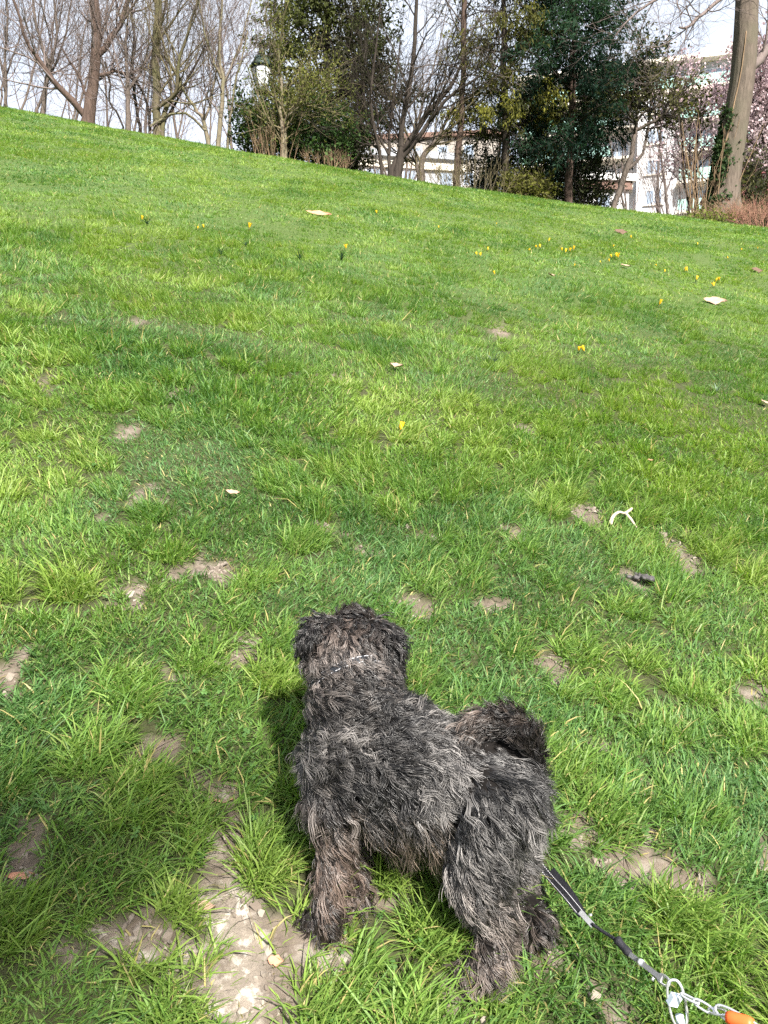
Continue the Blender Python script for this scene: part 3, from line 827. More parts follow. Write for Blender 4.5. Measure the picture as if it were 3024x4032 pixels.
bush('evergreen_bush', 'olive dark bush right of the dark conifer trunk', 2340, 19.9, 1.2, 2.3, 14, 89, dict(DARKB, col_a=(0.02,0.028,0.014), col_b=(0.065,0.075,0.03)), BK_DARK, group=G_EV, per_m=26)
bush('yellow_green_bush', 'small yellow-green bush at the left foot of the dark conifer', 2080, 18.9, 0.9, 0.55, 12, 91, dict(size=0.08, col_a=(0.06,0.065,0.018), col_b=(0.14,0.14,0.035), aspect=2, spread=0.05), BK_TWIG2, per_m=24)
# --- small leaning tree with fine crown before the white building
e, lv, base, rg = add_tree('leaning_tree', 'small leaning tree with forked dark stems in front of the white apartment block',
  [stem_from(2412, 18.4, [(2420,800,11),(2445,730,11),(2470,660,11),(2490,600,9),(2498,520,8),(2505,480,7),(2475,450,6),(2470,420,5),(2490,390,4),(2500,320,4),(2510,240,3)], n=15, rng=R0),
   pixel_stem(18.4, [(2475,665,7),(2520,620,6),(2545,570,5),(2562,500,5),(2568,430,5),(2580,380,4),(2575,300,4),(2590,220,3)], 11, .4, R0),
   pixel_stem(18.4, [(2500,515,7),(2540,500,6),(2580,480,6),(2610,455,5),(2640,440,3)], 8, -.3, R0),
   pixel_stem(18.4, [(2505,480,6),(2540,440,5),(2565,425,5),(2545,400,4),(2520,350,4),(2530,280,3)], 9, .2, R0),
   pixel_stem(18.4, [(2565,428,4),(2600,410,4),(2640,395,4),(2680,400,3)], 8, .3, R0)],
  [dict(n=12, len=1.0, ang=0.9, wander=0.16, up=0.02, seg=5, rmin=0.008, rf=0.5, t0=0.4), dict(n=8, len=0.65, ang=0.7, wander=0.16, up=0.0, seg=4, rmin=0.006, rf=0.6, t0=0.1)],
  BK_GREY, BK_DARK, 93)
hi = [b for b in lv[1] if b[0][-1][2] > base[2] + 2.0]
add_leaves(e, base, rg, hi, per_m=15, size=0.085, col_a=(0.045,0.05,0.022), col_b=(0.12,0.115,0.045), droop=0.1, aspect=2.2, spread=0.08)
# --- big trunk at the right
def big_trunk():
    c = np.array([(2850,815,62),(2858,760,50),(2870,660,46),(2885,560,45),(2905,430,44),(2922,320,42),(2932,200,41),(2938,80,40),(2943,-40,39),(2946,-250,34),(2950,-480,26)], float)
    D = 17.4
    w = at(c[:, 0], c[:, 1], D); r = c[:, 2] / FPX * D
    f = foot(2846, D)
    P = catmull(np.vstack([np.append(f, r[0] * 1.25), np.column_stack([w, r])]), 60)
    base = f
    S = 40; a = np.arange(S) / S * 2 * np.pi
    p = P[:, :3]; tan = unit(np.gradient(p, axis=0))
    u = unit(np.cross(tan, np.array([0, 1.0, 0]))); v = np.cross(tan, u)
    hgt = np.arange(60)[:, None] * 0.11
    fur = 1 + 0.08 * (noise2(a[None, :] * 5.0 + 0.35 * np.sin(hgt), hgt * 0.5, 3) - .5) + 0.16 * (np.abs(noise2(a[None, :] * 9 + .3 * hgt, hgt * 0.9, 5) - .5)) 
    fur = fur + (0.16 * np.exp(-hgt / 0.35)) * np.cos(5 * a[None, :] + .6)
    R = P[:, 3:4] * fur
    ring = p[:, None] + R[..., None] * (np.cos(a)[None, :, None] * u[:, None] + np.sin(a)[None, :, None] * v[:, None]) - base
    idx = np.arange(60 * S).reshape(60, S); i2 = np.roll(idx, -1, axis=1)
    q = np.stack([idx[:-1], i2[:-1], i2[1:], idx[1:]], -1).reshape(-1, 4)
    e = empty('plane_tree', tuple(base), label='massive leaning grey tree trunk with ivy on its left side', cat='tree')
    obj('trunk', raw_mesh('trunk', ring.reshape(-1, 3), [q], smooth=True), bark_mat('bark_big_trunk', (0.100, 0.080, 0.064), moss=(0.088, 0.080, 0.056)), e)
    rg = np.random.default_rng(94)
    limbs = [pixel_stem(D, [(2945,265,20),(2985,240,18),(3020,200,16),(3080,120,13),(3150,-20,10),(3220,-250,6)], 12, .3, rg),
             pixel_stem(D, [(2935,-60,14),(2880,-40,9),(2800,40,7),(2740,90,6),(2700,130,6),(2660,175,5),(2620,185,3)], 12, -.8, rg),
             pixel_stem(D, [(2935,-200,14),(2850,-160,9),(2740,-60,7),(2640,10,6),(2560,30,5),(2480,90,4),(2400,180,3)], 12, -.4, rg)]
    lv = ramify(rg, limbs, WIN)
    tw2 = limbs + [x for l in lv for x in l]
    obj('crown', tube_mesh('crown', [(a_ - base, b_) for a_, b_ in tw2]), BK_TWIG, e)
    # ivy climbing the shaded left side
    n = 5200
    h = rg.beta(1.3, 1.5, n) * 0.62 + 0.03; i = np.clip((h * 36).astype(int) + 4, 0, 58)
    ang = rg.normal(math.pi, 0.55, n)
    off = np.cos(ang)[:, None] * u[i] + np.sin(ang)[:, None] * v[i]
    sgn = -1 if u[20][0] < 0 else 1
    off = sgn * (np.cos(ang)[:, None] * u[i]) + np.sin(ang)[:, None] * v[i]
    thin = rg.uniform(size=n) < sstep(0.28, 0.55, noise2(h * 14, ang * 2.2, 8))
    P0 = (p[i] - base + off * (P[i, 3] * rg.uniform(1.0, 1.22, n))[:, None] + rg.normal(0, .02, (n, 3)))[thin]
    off = off[thin]; n = len(P0)
    d = unit(rg.normal(0, .6, (n, 3)) + np.array([0, 0, -.7]) + off * .5); s = unit(np.cross(d, off + rg.normal(0, .3, (n, 3))))
    Ls = rg.uniform(.04, .085, n)[:, None]
    V = np.stack([P0, P0 + d * Ls * .45 + s * Ls * .5, P0 + d * Ls, P0 + d * Ls * .45 - s * Ls * .5], 1).reshape(-1, 3)
    C = np.repeat((np.array([0.018, 0.04, 0.016]) + rg.uniform(0, 1, (n, 1)) * np.array([0.04, 0.055, 0.02])), 4, axis=0)
    obj('ivy', raw_mesh('ivy', V, [np.arange(n * 4).reshape(n, 4)], colors=C), M_LEAF, e)
    vine = catmull(np.array([p[2] - base, p[10] - base, p[18] - base, p[28] - base, p[36] - base, p[40] - base]), 30)
    vi = np.linspace(2, 40, 30).astype(int)
    aa = np.linspace(math.pi * .95, math.pi * .62, 30)
    dirn = sgn * np.cos(aa)[:, None] * u[vi] + np.sin(aa)[:, None] * v[vi] * (-1 if v[20][1] > 0 else 1)
    vp = p[vi] - base + dirn * (P[vi, 3] * 1.06)[:, None]
    vv, ff = tubes([(vp, np.linspace(.022, .010, 30), 6)])
    obj('vine_stem', raw_mesh('vine_stem', vv, ff, smooth=True), BK_STRAW, e)
    return e
big_trunk()
# --- blossom trees at the right
BLO = [dict(n=16, len=1.3, ang=0.8, wander=0.15, up=0.08, seg=5, rmin=0.011, rf=0.5, t0=0.2), dict(n=8, len=0.7, ang=0.7, wander=0.16, up=0.05, seg=4, rmin=0.007, rf=0.6, t0=0.1)]
PINK = dict(size=0.075, col_a=(0.42,0.31,0.33), col_b=(0.68,0.56,0.59), aspect=1.2, spread=0.07, droop=0, clump=2.0)
for i, (px, D, pts, label, pm) in enumerate([
    (2990, 20.5, [(2992,800,10),(2985,680,9),(2995,560,8),(3005,430,7),(3015,320,4)], 'pink blossoming tree just right of the massive trunk', 30),
    (3070, 19.5, [(3068,800,10),(3060,640,9),(3050,520,8),(3060,400,6),(3070,300,4)], 'pink blossoming tree at the right edge of the photo', 30),
    (2740, 21.5, [(2742,800,8),(2735,680,7),(2745,560,6),(2750,440,5),(2770,340,3)], 'thin pink blossoming tree left of the massive trunk', 13)]):
    rg0 = np.random.default_rng(400 + i)
    e, lv, base, rg = add_tree('blossom_tree', label,
      [stem_from(px, D, pts, n=11, rng=rg0), stem_from(px + 25, D, [(a + 40 + 30 * k, b, max(c * .7, 2.5)) for k, (a, b, c) in enumerate(pts)], .6, 10, rg0),
       stem_from(px - 20, D, [(a - 30 - 22 * k, b, max(c * .7, 2.5)) for k, (a, b, c) in enumerate(pts)], -.5, 10, rg0)], BLO, BK_DARK, BK_DARK, 410 + i, group='pink blossoming trees')
    up = [b for b in lv[1] if b[0][-1][2] > base[2] + 1.6]
    if up: add_leaves(e, base, rg, up, per_m=pm, mat=M_PETAL, name='blossom', **PINK)
bush('olive_bush', 'dark olive bush behind the right foot of the massive trunk', 3000, 19.0, 1.5, 1.9, 18, 95, dict(size=0.09, col_a=(0.05,0.055,0.03), col_b=(0.14,0.135,0.06), aspect=2, spread=0.08), BK_DARK, per_m=13)
canes('dry_shrub', 'tall bundle of dry brown canes left of the massive trunk', 2790, 17.2, 0.75, 2.0, 34, 65, BK_STRAW, lean=.18, r=0.011, curve=.03)
canes('dry_shrub', 'fine brown twig shrub left of the dry canes', 2690, 17.8, 1.3, 1.9, 60, 66, BK_TWIG, lean=.4, r=0.007)
canes('dry_grass_tuft', 'arching tan dry grass at the foot of the massive trunk', 2880, 16.9, 1.0, 0.5, 90, 67, BK_STRAW, lean=.6, r=0.004, curve=.12, cat='grass tuft')
canes('dry_grass_tuft', 'reddish arching dry grass at the right edge of the crest', 2990, 16.6, 0.9, 0.62, 110, 68, bark_mat('red_dry_grass', (0.26, 0.14, 0.10), var=.25), lean=.8, r=0.004, curve=.14, cat='grass tuft')
bush('low_green_bush', 'low green weeds around the foot of the massive trunk', 2810, 16.8, 1.3, 0.28, 26, 97, dict(size=0.06, col_a=(0.07,0.10,0.02), col_b=(0.16,0.19,0.04), aspect=2, spread=0.05), BK_TWIG2, per_m=26, cat='weeds', r0=.006,
     lv=[dict(n=6, len=0.2, ang=0.8, wander=0.15, up=0.03, seg=3, rmin=0.004, rf=0.6, t0=0.05)])
# ---------------------------------------------------------------- buildings beyond the trees
def box_mesh(name, x0, x1, y0, y1, z0, z1):
    v = [(x, y, z) for x in (x0, x1) for y in (y0, y1) for z in (z0, z1)]
    f = [(0, 1, 3, 2), (4, 6, 7, 5), (0, 4, 5, 1), (2, 3, 7, 6), (0, 2, 6, 4), (1, 5, 7, 3)]
    me = bpy.data.meshes.new(name); me.from_pydata(v, [], f); me.update()
    return me
M_WALLW = simple_mat('white_render', (0.50, 0.50, 0.51), 0.85, var=0.06, scale=0.6)
M_SLAB = simple_mat('cream_concrete', (0.66, 0.61, 0.52), 0.85, var=0.10, scale=1.5)
M_GLASSG = simple_mat('green_balcony_glass', (0.34, 0.56, 0.50), 0.15, var=0.08, scale=0.5, spec=0.6)
M_PANE = simple_mat('window_pane', (0.22, 0.27, 0.34), 0.08, var=0.15, scale=0.4, spec=0.8)
M_FRAME = simple_mat('window_frame', (0.78, 0.78, 0.78), 0.5, var=0.04)
M_STONE = simple_mat('grey_stone', (0.42, 0.40, 0.38), 0.9, var=0.12, scale=1.2)
M_ROOF = simple_mat('zinc_roof', (0.25, 0.27, 0.30), 0.5, var=0.12, scale=0.8)
M_TERRA = simple_mat('terracotta', (0.17, 0.105, 0.082), 0.85, var=0.2, scale=3)
M_AWN = simple_mat('dark_red_boards', (0.13, 0.030, 0.030), 0.7, var=0.2, scale=2)

def apartment_block():
    # local x along the facade, -y towards the park
    Cw = at(2590, 700, 74.0)
    e = empty('apartment_building', (Cw[0], 74.0, 0), label='white apartment block with green glass balconies behind the right-hand trees', cat='building')
    e.rotation_euler = (0, 0, math.radians(-16))
    ztop = at(2750, 235, 74.0)[2]; H = 2.75
    zr = ztop
    obj('wall', box_mesh('wall', -13, 26, 1.6, 14, 0, zr), M_WALLW, e)
    # smooth white stair bay
    obj('stair_bay', box_mesh('stair_bay', -1.9, 1.35, 0.0, 1.597, 0, zr - 2.75), M_WALLW, e)
    obj('roof', box_mesh('roof', -13.4, 26.4, 0.6, 14.4, zr + .003, zr + 0.45), M_SLAB, e)
    obj('chimney', box_mesh('chimney', 4.2, 6.6, 4, 6, zr + .453, zr + 2.6), M_SLAB, e)
    obj('chimney', box_mesh('chimney', 7.0, 9.0, 4.5, 6.2, zr + .453, zr + 2.2), M_SLAB, e)
    obj('cornice', box_mesh('cornice', -13.2, 26.2, -0.2, 1.59, zr - H - 0.35, zr - H), M_SLAB, e)
    mw = {}
    def piece(name, key, mk, mat, parent, loc):
        if key not in mw: mw[key] = mk(); mw[key].materials.append(mat)
        o = bpy.data.objects.new(name, mw[key]); COL.objects.link(o); o.parent = parent; o.location = loc
        return o
    for k in range(1, 10):
        z = zr - H * (k + 1)
        if z < 6: break
        # stair windows
        for xw in (-0.3,):
            w = piece('window', 'w', lambda: box_mesh('window', -.72, .72, -.06, 0.0, 0, 1.35), M_FRAME, e, (xw, -0.003, z + .75))
            for sx in (-.36, .36):
                piece('pane', 'p', lambda: box_mesh('pane', -.30, .30, -.02, .0, .08, 1.27), M_PANE, w, (sx, -.063, 0))
            piece('sill', 's', lambda: box_mesh('sill', -.95, .95, -.16, .0, -.10, 0), M_SLAB, w, (0, -.002, -.003))
        # balconies either side
        for (a, b_) in ((-12.8, -2.2), (1.7, 12.4), (13.0, 25.8)):
            bl = obj('balcony', box_mesh('balcony', a, b_, 0.1, 1.594, z - .22, z), M_SLAB, e)
            for gx0 in np.arange(a + .15, b_ - 2.0, 2.12):
                piece('glass_panel', 'g', lambda: box_mesh('glass_panel', 0, 2.05, -.03, .0, .12, 1.05), M_GLASSG, bl, (gx0, 0.16, z))
            for wx in np.arange(a + 1.0, b_ - 2.2, 3.5):
                w = piece('window', 'w2', lambda: box_mesh('window', 0, 2.2, -.05, 0.0, .05, 2.2), M_FRAME, e, (wx, 1.597, z))
                for sx in (.08, 1.14):
                    piece('pane', 'p2', lambda: box_mesh('pane', 0, .98, -.02, .0, .12, 2.12), M_PANE, w, (sx, -.053, 0))
    # top floor set back: long window band
    z = zr - H
    for wx in np.arange(-12, 24, 3.2):
        w = piece('window', 'w3', lambda: box_mesh('window', 0, 2.4, -.05, 0.0, .7, 2.1), M_FRAME, e, (wx, 1.597, z))
        piece('pane', 'p3', lambda: box_mesh('pane', .08, 2.32, -.02, .0, .78, 2.02), M_PANE, w, (0, -.053, 0))
        piece('glass_panel', 'g3', lambda: box_mesh('glass_panel', 0, 3.1, -.03, .0, .0, .95), M_GLASSG, e, (wx - .4, -.1, z + .01))
apartment_block()

def low_block(name, label, px0, px1, py0, D, rot, depth=8, roofmat=None, wallmat=None, bands=()):
    a = at(px0, py0, D); b_ = at(px1, py0, D)
    e = empty(name, ((a[0] + b_[0]) / 2, D, 0), label=label, cat='building')
    e.rotation_euler = (0, 0, math.radians(rot))
    w = (b_[0] - a[0]) / 2 / math.cos(math.radians(rot)); zt = a[2]
    obj('wall', box_mesh('wall', -w, w, 0, depth, -2, zt), wallmat or M_WALLW, e)
    obj('roof', box_mesh('roof', -w - .4, w + .4, -.4, depth + .4, zt + .003, zt + 0.5), roofmat or M_ROOF, e)
    for (dz, h, mt, nm) in bands:
        obj(nm, box_mesh(nm, -w - .15, w + .15, -.25, -.003, zt - dz - h, zt - dz), mt, e)
    me = box_mesh('window', -.6, .6, -.05, -.003, 0, 1.5); me.materials.append(M_FRAME)
    mp = box_mesh('pane', -.5, .5, -.07, -.053, .1, 1.4); mp.materials.append(M_PANE)
    for r in range(3):
        for xx in np.arange(-w + 1.6, w - 1.2, 2.9):
            o = bpy.data.objects.new('window', me); COL.objects.link(o); o.parent = e; o.location = (xx, 0, zt - 2.35 - 2.9 * r)
            p = bpy.data.objects.new('pane', mp); COL.objects.link(p); p.parent = o
    return e
low_block('pale_building', 'pale low building seen between the stems of the many-stemmed tree', 1390, 1830, 625, 62, 9, roofmat=M_ROOF, wallmat=simple_mat('pale_wall', (0.30, 0.30, 0.31), .9, var=.08, scale=.5), bands=((0.3, .5, M_SLAB, 'cornice'),))
low_block('cream_building', 'cream old building with a terracotta roof edge, further back in the middle', 1380, 1960, 545, 88, -6, roofmat=M_TERRA, wallmat=simple_mat('cream_wall', (0.30, 0.27, 0.24), .9, var=.08, scale=.5))
low_block('low_annex', 'low white annex with a brown fascia left of the leaning tree foot', 2290, 2480, 715, 58, 4, roofmat=M_FRAME, bands=((0.05, .55, M_TERRA, 'fascia'),))

# dark red boarded hut at the right edge
def red_hut():
    a = at(2925, 690, 24.0); b_ = at(3250, 690, 24.0)
    zg = float(ground_z(a[0], 24.0)) - .3
    e = empty('red_hut', ((a[0] + b_[0]) / 2, 24.0, zg), label='dark red boarded hut behind the dry grass at the right edge', cat='hut')
    w = (b_[0] - a[0]) / 2; h = a[2] - zg
    obj('wall', box_mesh('wall', -w, w, .05, 2.5, 0, h), M_AWN, e)
    me = box_mesh('board', -.095, .095, 0, .046, 0, h); me.materials.append(M_AWN)
    n = int(2 * w / .2)
    for i in range(n):
        o = bpy.data.objects.new('board', me); COL.objects.link(o); o.parent = e; o.location = (-w + .1 + i * .2, (i * 7 % 3) * .004, 0)
    v = [(-w - .2, -.25, h - .02), (w + .2, -.25, h - .02), (w + .2, 1.3, h + .75), (-w - .2, 1.3, h + .75), (-w - .2, 2.8, h - .02), (w + .2, 2.8, h - .02)]
    me = bpy.data.meshes.new('roof'); me.from_pydata(v, [], [(0, 1, 2, 3), (3, 2, 5, 4), (0, 3, 4), (1, 5, 2), (0, 4, 5, 1)]); me.update()
    obj('roof', me, M_AWN, e)
red_hut()

# ---------------------------------------------------------------- park lamp
def lathe(name, prof, seg=24, smooth=True, flute=0.0):
    p = np.array(prof, float); a = np.arange(seg) / seg * 2 * np.pi
    rr = p[:, 0:1] * np.ones(seg)
    V = np.stack([rr * np.cos(a), rr * np.sin(a), p[:, 1:2] * np.ones(seg)], -1).reshape(-1, 3)
    n = len(p); idx = np.arange(n * seg).reshape(n, seg); i2 = np.roll(idx, -1, 1)
    q = np.stack([idx[:-1], i2[:-1], i2[1:], idx[1:]], -1).reshape(-1, 4)
    return raw_mesh(name, V, [q], smooth=smooth)
def park_lamp():
    D = 20.2
    top = at(1030, 158, D); x = top[0]; zt = top[2]
    zg = float(ground_z(x, D)) - .1
    M_IRON = simple_mat('green_cast_iron', (0.030, 0.048, 0.040), 0.5, var=0.2, scale=6, spec=0.4)
    m, N, L, b = nmat('frosted_glass'); b.inputs['Base Color'].default_value = (0.72, 0.75, 0.80, 1); b.inputs['Roughness'].default_value = .35
    e = empty('park_lamp', (x, D, zg), label='old green iron park lamp with glass lantern rising behind the olive young trees', cat='street lamp')
    T = zt - zg
    obj('post', lathe('post', [(0.0, 0), (.24, 0), (.24, .25), (.19, .32), (.15, .6), (.11, .75), (.085, .9), (.075, T - 1.75), (.10, T - 1.68), (.10, T - 1.6), (.06, T - 1.5), (.06, T - 1.30), (0, T - 1.30)], 16), M_IRON, e)
    lan = obj('lantern', lathe('lantern', [(.05, T - 1.297), (.16, T - 1.28), (.17, T - 1.22), (.10, T - 1.2)], 16), M_IRON, e)
    obj('glass', lathe('glass', [(.11, T - 1.20), (.20, T - .95), (.245, T - .72), (.235, T - .70), (0, T - .70)], 24), m, lan)
    for k in range(6):
        a = k / 6 * 2 * math.pi
        pts = np.array([(r * math.cos(a), r * math.sin(a), z) for r, z in ((.125, T - 1.215), (.21, T - .95), (.255, T - .70))])
        v, f = tubes([(pts, np.full(3, .013), 5)])
        obj('frame_bar', raw_mesh('frame_bar', v, f), M_IRON, lan)
    cap = obj('cap', lathe('cap', [(.20, T - .697), (.29, T - .69), (.30, T - .64), (.27, T - .60), (.22, T - .52), (.17, T - .42), (.10, T - .36), (.075, T - .22), (.075, T - .14), (.11, T - .13), (.11, T - .09), (.06, T - .06), (.05, T), (0, T)], 24), M_IRON, e)
park_lamp()

# ---------------------------------------------------------------- crocuses in the lawn
M_CROC = leaf_mat('crocus_petal', rough=0.5, trans=0.35, spec=0.3, ttint=(1.0, 0.9, 0.3))
def crocus_mesh(openness, seed, size):
    rg = np.random.default_rng(seed); V = []; F = []; C = []
    for k in range(6):
        a = k * math.pi / 3 + rg.normal(0, .08); o = openness * (1 if k % 2 else .8) + rg.normal(0, .04)
        rows = [(0.0, .10, .10), (.3, .34, .22), (.65, .40, .34), (.9, .26, .34 + .28 * o), (1.0, .03, .34 + .40 * o)]
        b0 = len(V)
        for (h, w, r) in rows:
            r = r * (0.45 + o * .8)
            ca, sa = math.cos(a), math.sin(a)
            for s in (-1, 0, 1):
                rad = r + (0.05 if s == 0 else -0.02); t = s * w * .55
                V.append(((rad * ca - t * sa) * size, (rad * sa + t * ca) * size, (h * 1.25 + .55) * size))
                C.append((0.85 + rg.normal(0, .02), 0.62 - .08 * h * (s == 0), 0.03))
        for i in range(4):
            for j in range(2):
                q = b0 + i * 3 + j; F.append((q, q + 1, q + 4, q + 3))
    return raw_mesh('bloom', np.array(V), [np.array(F)], smooth=True, colors=np.array(C))
def crocus_leaf_mesh(seed, size, n=7):
    rg = np.random.default_rng(seed); V = []; F = []; C = []
    for k in range(n):
        a = rg.uniform(0, 6.28); L_ = size * rg.uniform(1.6, 2.8); w = size * .07; lean = rg.uniform(.3, .9)
        d = np.array([math.cos(a), math.sin(a), 0]); s = np.array([-math.sin(a), math.cos(a), 0]); b0 = len(V); p = np.zeros(3)
        for i in range(5):
            t = i / 4; th = lean + t * 1.0
            for sg in (-1, 1):
                V.append(p + s * sg * w * (1 - t * .8)); C.append((0.11, 0.18, 0.11))
            p = p + (d * math.sin(th) + np.array([0, 0, math.cos(th)])) * L_ / 4
        for i in range(4):
            F.append((b0 + 2 * i, b0 + 2 * i + 1, b0 + 2 * i + 3, b0 + 2 * i + 2))
    # flower tube
    b0 = len(V)
    for z in (0, .6 * size):
        for j in range(4):
            a = j * math.pi / 2; V.append((.06 * size * math.cos(a), .06 * size * math.sin(a), z)); C.append((0.55, 0.45, 0.15))
    for j in range(4): F.append((b0 + j, b0 + (j + 1) % 4, b0 + 4 + (j + 1) % 4, b0 + 4 + j))
    return raw_mesh('leaves', np.array(V), [np.array(F)], colors=np.array(C))
cro_b = [crocus_mesh(o, 60 + i, 0.030) for i, o in enumerate((.25, .5, .8, .4))]
cro_l = [crocus_leaf_mesh(70 + i, 0.030) for i in range(3)]
CROC = [
 (1571,1700,1,'lone yellow crocus in the middle of the lawn, nearest to the dog'),
 (561,865,.9,'orange-yellow crocus at the far left of the lawn'),
 (980,897,1.1,'yellow crocus below and left of the large brown leaf'),
 (803,895,.7,'small crocus, right one of the far left group'),(778,897,.7,'small crocus, left one of the far left group'),
 (1484,848,.9,'yellow crocus high on the lawn right of the large brown leaf'),
 (1363,977,.9,'yellow crocus beside a dark leaf clump on the left half'),
 (1729,902,.7,'small crocus high in the middle of the lawn'),(1955,879,.6,'tiny crocus highest on the lawn in the middle'),
 (1879,1003,.8,'left one of two orange crocuses standing close'),(1893,1008,.8,'right one of two orange crocuses standing close'),(1921,981,.7,'single crocus just above the two orange ones'),
 (2110,973,.9,'left crocus of a pair left of the row of four'),(2127,970,1.0,'right crocus of a pair left of the row of four'),(2083,986,.6,'tiny crocus below the pair'),(2159,941,.8,'crocus above the pair left of the row of four'),
 (2213,979,1.0,'leftmost crocus in the row of four'),(2226,983,1.0,'second crocus in the row of four'),(2242,981,1.0,'third crocus in the row of four'),(2257,978,1.0,'rightmost crocus in the row of four'),
 (2410,1016,1.2,'left crocus of the dense yellow clump'),(2422,1014,1.2,'middle crocus of the dense yellow clump'),(2434,1018,1.2,'right crocus of the dense yellow clump'),(2400,1031,.7,'crocus low at the left of the dense clump'),(2366,1031,.6,'tiny crocus left of the dense clump'),
 (2413,974,.7,'crocus above the dense yellow clump'),(2488,934,.8,'crocus beside the far brown leaf on the right'),(2748,962,.7,'lone crocus high on the right half'),
 (2617,1070,.8,'crocus below right of the dense clump'),(2697,1069,.9,'left crocus of a close pair on the right'),(2707,1067,1.0,'right crocus of a close pair on the right'),
 (2738,1108,1.1,'tall open crocus on the right'),(2816,1104,1.0,'left crocus of the near right pair'),(2830,1102,1.0,'right crocus of the near right pair'),(2810,1130,1.0,'crocus just below the near right pair'),
 (2592,1217,1.0,'lone crocus left of the curled brown leaf on the right'),(2279,1377,.9,'left crocus of the mid-slope pair'),(2303,1378,1.0,'right crocus of the mid-slope pair'),
 (2919,985,.6,'tiny crocus near the right edge, left of two'),(2983,981,.6,'tiny crocus nearest to the right edge'),(2867,1021,.7,'small crocus below the two at the right edge'),(2585,1050,.5,'tiny crocus right of the dense clump'),
 (2260,1046,.5,'tiny pale crocus below the row of four'),(1950,1071,.7,'crocus low in the middle of the far lawn')]
cp = ground_hit(np.array([c[0] for c in CROC]), np.array([c[1] + 8 for c in CROC]))
for i, (c, p) in enumerate(zip(CROC, cp)):
    z = float(ground_z(p[0], p[1]))
    far = p[1] > 5
    e = empty('crocus', (p[0], p[1], z + (0.012 if far else 0.01)), label=c[3], cat='flower', group='yellow crocuses in the lawn')
    s = c[2] * (1.15 if far else 1.3)
    e.scale = (s, s, s * (0.85 + .1 * (i % 4))); e.rotation_euler = (0.3 * math.sin(i * 3.1), 0.3 * math.cos(i * 1.7), i * 1.3)
    obj('bloom', cro_b[i % 4], M_CROC, e); obj('leaves', cro_l[i % 3], M_GRASS, e)
# dark blue-green leaf clumps of crocuses past flowering
for i, (px, py, lab) in enumerate([(967,970,'large blue-green leaf clump below the left yellow crocus'),(868,1013,'small dark leaf clump left of the large one'),(1345,1027,'blue-green leaf clump left of centre'),(1180,1018,'pale leaf clump in the left half'),(580,880,'dark leaf clump beside the far left crocus'),(1945,1425,'silvery leaf clump right of the middle'),(2820,1548,'silvery leaf clump near the right edge')]):
    p = ground_hit(np.array([px]), np.array([py + 6]))[0]
    me = crocus_leaf_mesh(500 + i, 0.05, 22)
    o = obj('leaf_clump', me, M_GRASS, None, (p[0], p[1], float(ground_z(p[0], p[1])) + .01))
    c_ = me.color_attributes['tint']; n_ = len(me.vertices)
    cc = np.ones((n_, 4), np.float32); cc[:, :3] = (0.045, 0.09, 0.06) if i < 5 else (0.20, 0.26, 0.20); c_.data.foreach_set('color', cc.ravel())
    tag(o, lab, 'plant', 'leaf clumps in the lawn')

# ---------------------------------------------------------------- fallen leaves, stick, clods
def dead_leaf_mesh(seed, L_, W, curl):
    rg = np.random.default_rng(seed); n = 9; V = []
    for i in range(n):
        t = i / (n - 1); w = W / 2 * math.sin(math.pi * min(t * 1.02 + .02, 1)) ** .8 * (1 + .25 * math.sin(t * 14 + seed))
        for s in (-1, -.5, 0, .5, 1):
            V.append(((t - .5) * L_, s * w, curl * L_ * (.25 * s * s + .35 * (t - .5) ** 2 * 2) + rg.normal(0, .004 * L_ * 5) + .01 * L_))
    F = []
    for i in range(n - 1):
        for j in range(4):
            q = i * 5 + j; F.append((q, q + 1, q + 6, q + 5))
    V = np.array(V)
    # stalk
    me = raw_mesh('dead_leaf', V, [np.array(F)], smooth=True)
    return me
M_DL = [simple_mat('dead_leaf_' + n, c, 0.75, var=0.25, scale=30) for n, c in (('tan', (0.36, 0.22, 0.14)), ('pink', (0.40, 0.20, 0.13)), ('pale', (0.34, 0.23, 0.165)), ('dark', (0.10, 0.06, 0.04)))]
DL = [(1255,862,.31,.075,1,10,'long pinkish brown dead leaf high on the lawn'),(2815,1207,.22,.11,2,-40,'curled tan dead leaf near the right edge of the lawn'),(1562,1452,.075,.05,2,-30,'small tan dead leaf on the mid slope, left of centre'),
      (918,1987,.055,.025,2,15,'small pale folded leaf left of the middle'),(78,3405,.055,.017,1,55,'narrow brown leaf on bare soil at the left edge'),(795,3545,.052,.024,2,25,'pale tan leaf lying at the edge of the bare soil patch'),
      (2445,922,.20,.12,3,0,'dark brown dead leaf high on the right half'),(2980,1070,.16,.10,3,30,'dark dead leaf by the right edge among the crocuses'),(2463,1060,.12,.05,2,10,'small pinkish leaf below the dense crocus clump'),
      (3010,1605,.06,.05,2,70,'tan leaf cut by the right edge of the photo'),(2560,1836,.03,.012,1,10,'tiny orange leaf on the right half'),(2170,1100,.10,.04,2,80,'small pale leaf left of the crocus clump'),
      (1085,3720,.03,.02,1,0,'tiny reddish leaf scrap by the bare patch'),(880,3140,.05,.012,0,70,'brown leaf scrap beside the bare patch left of the dog')]
for i, (px, py, L_, W, mi, rot, lab) in enumerate(DL):
    p = ground_hit(np.array([px]), np.array([py]))[0]
    o = obj('dead_leaf', dead_leaf_mesh(i, L_, W, (.12 if L_ > .1 else .3) + .1 * (i % 3)), M_DL[mi], None)
    z = float(ground_z(p[0], p[1]))
    o.location = (p[0], p[1], z + (.03 if p[1] > 2.2 else .006))
    o.rotation_euler = (math.radians(48 if L_ > .15 else 30), 0.12, math.radians(rot * .4))
    tag(o, lab, 'leaf', 'fallen leaves on the lawn')
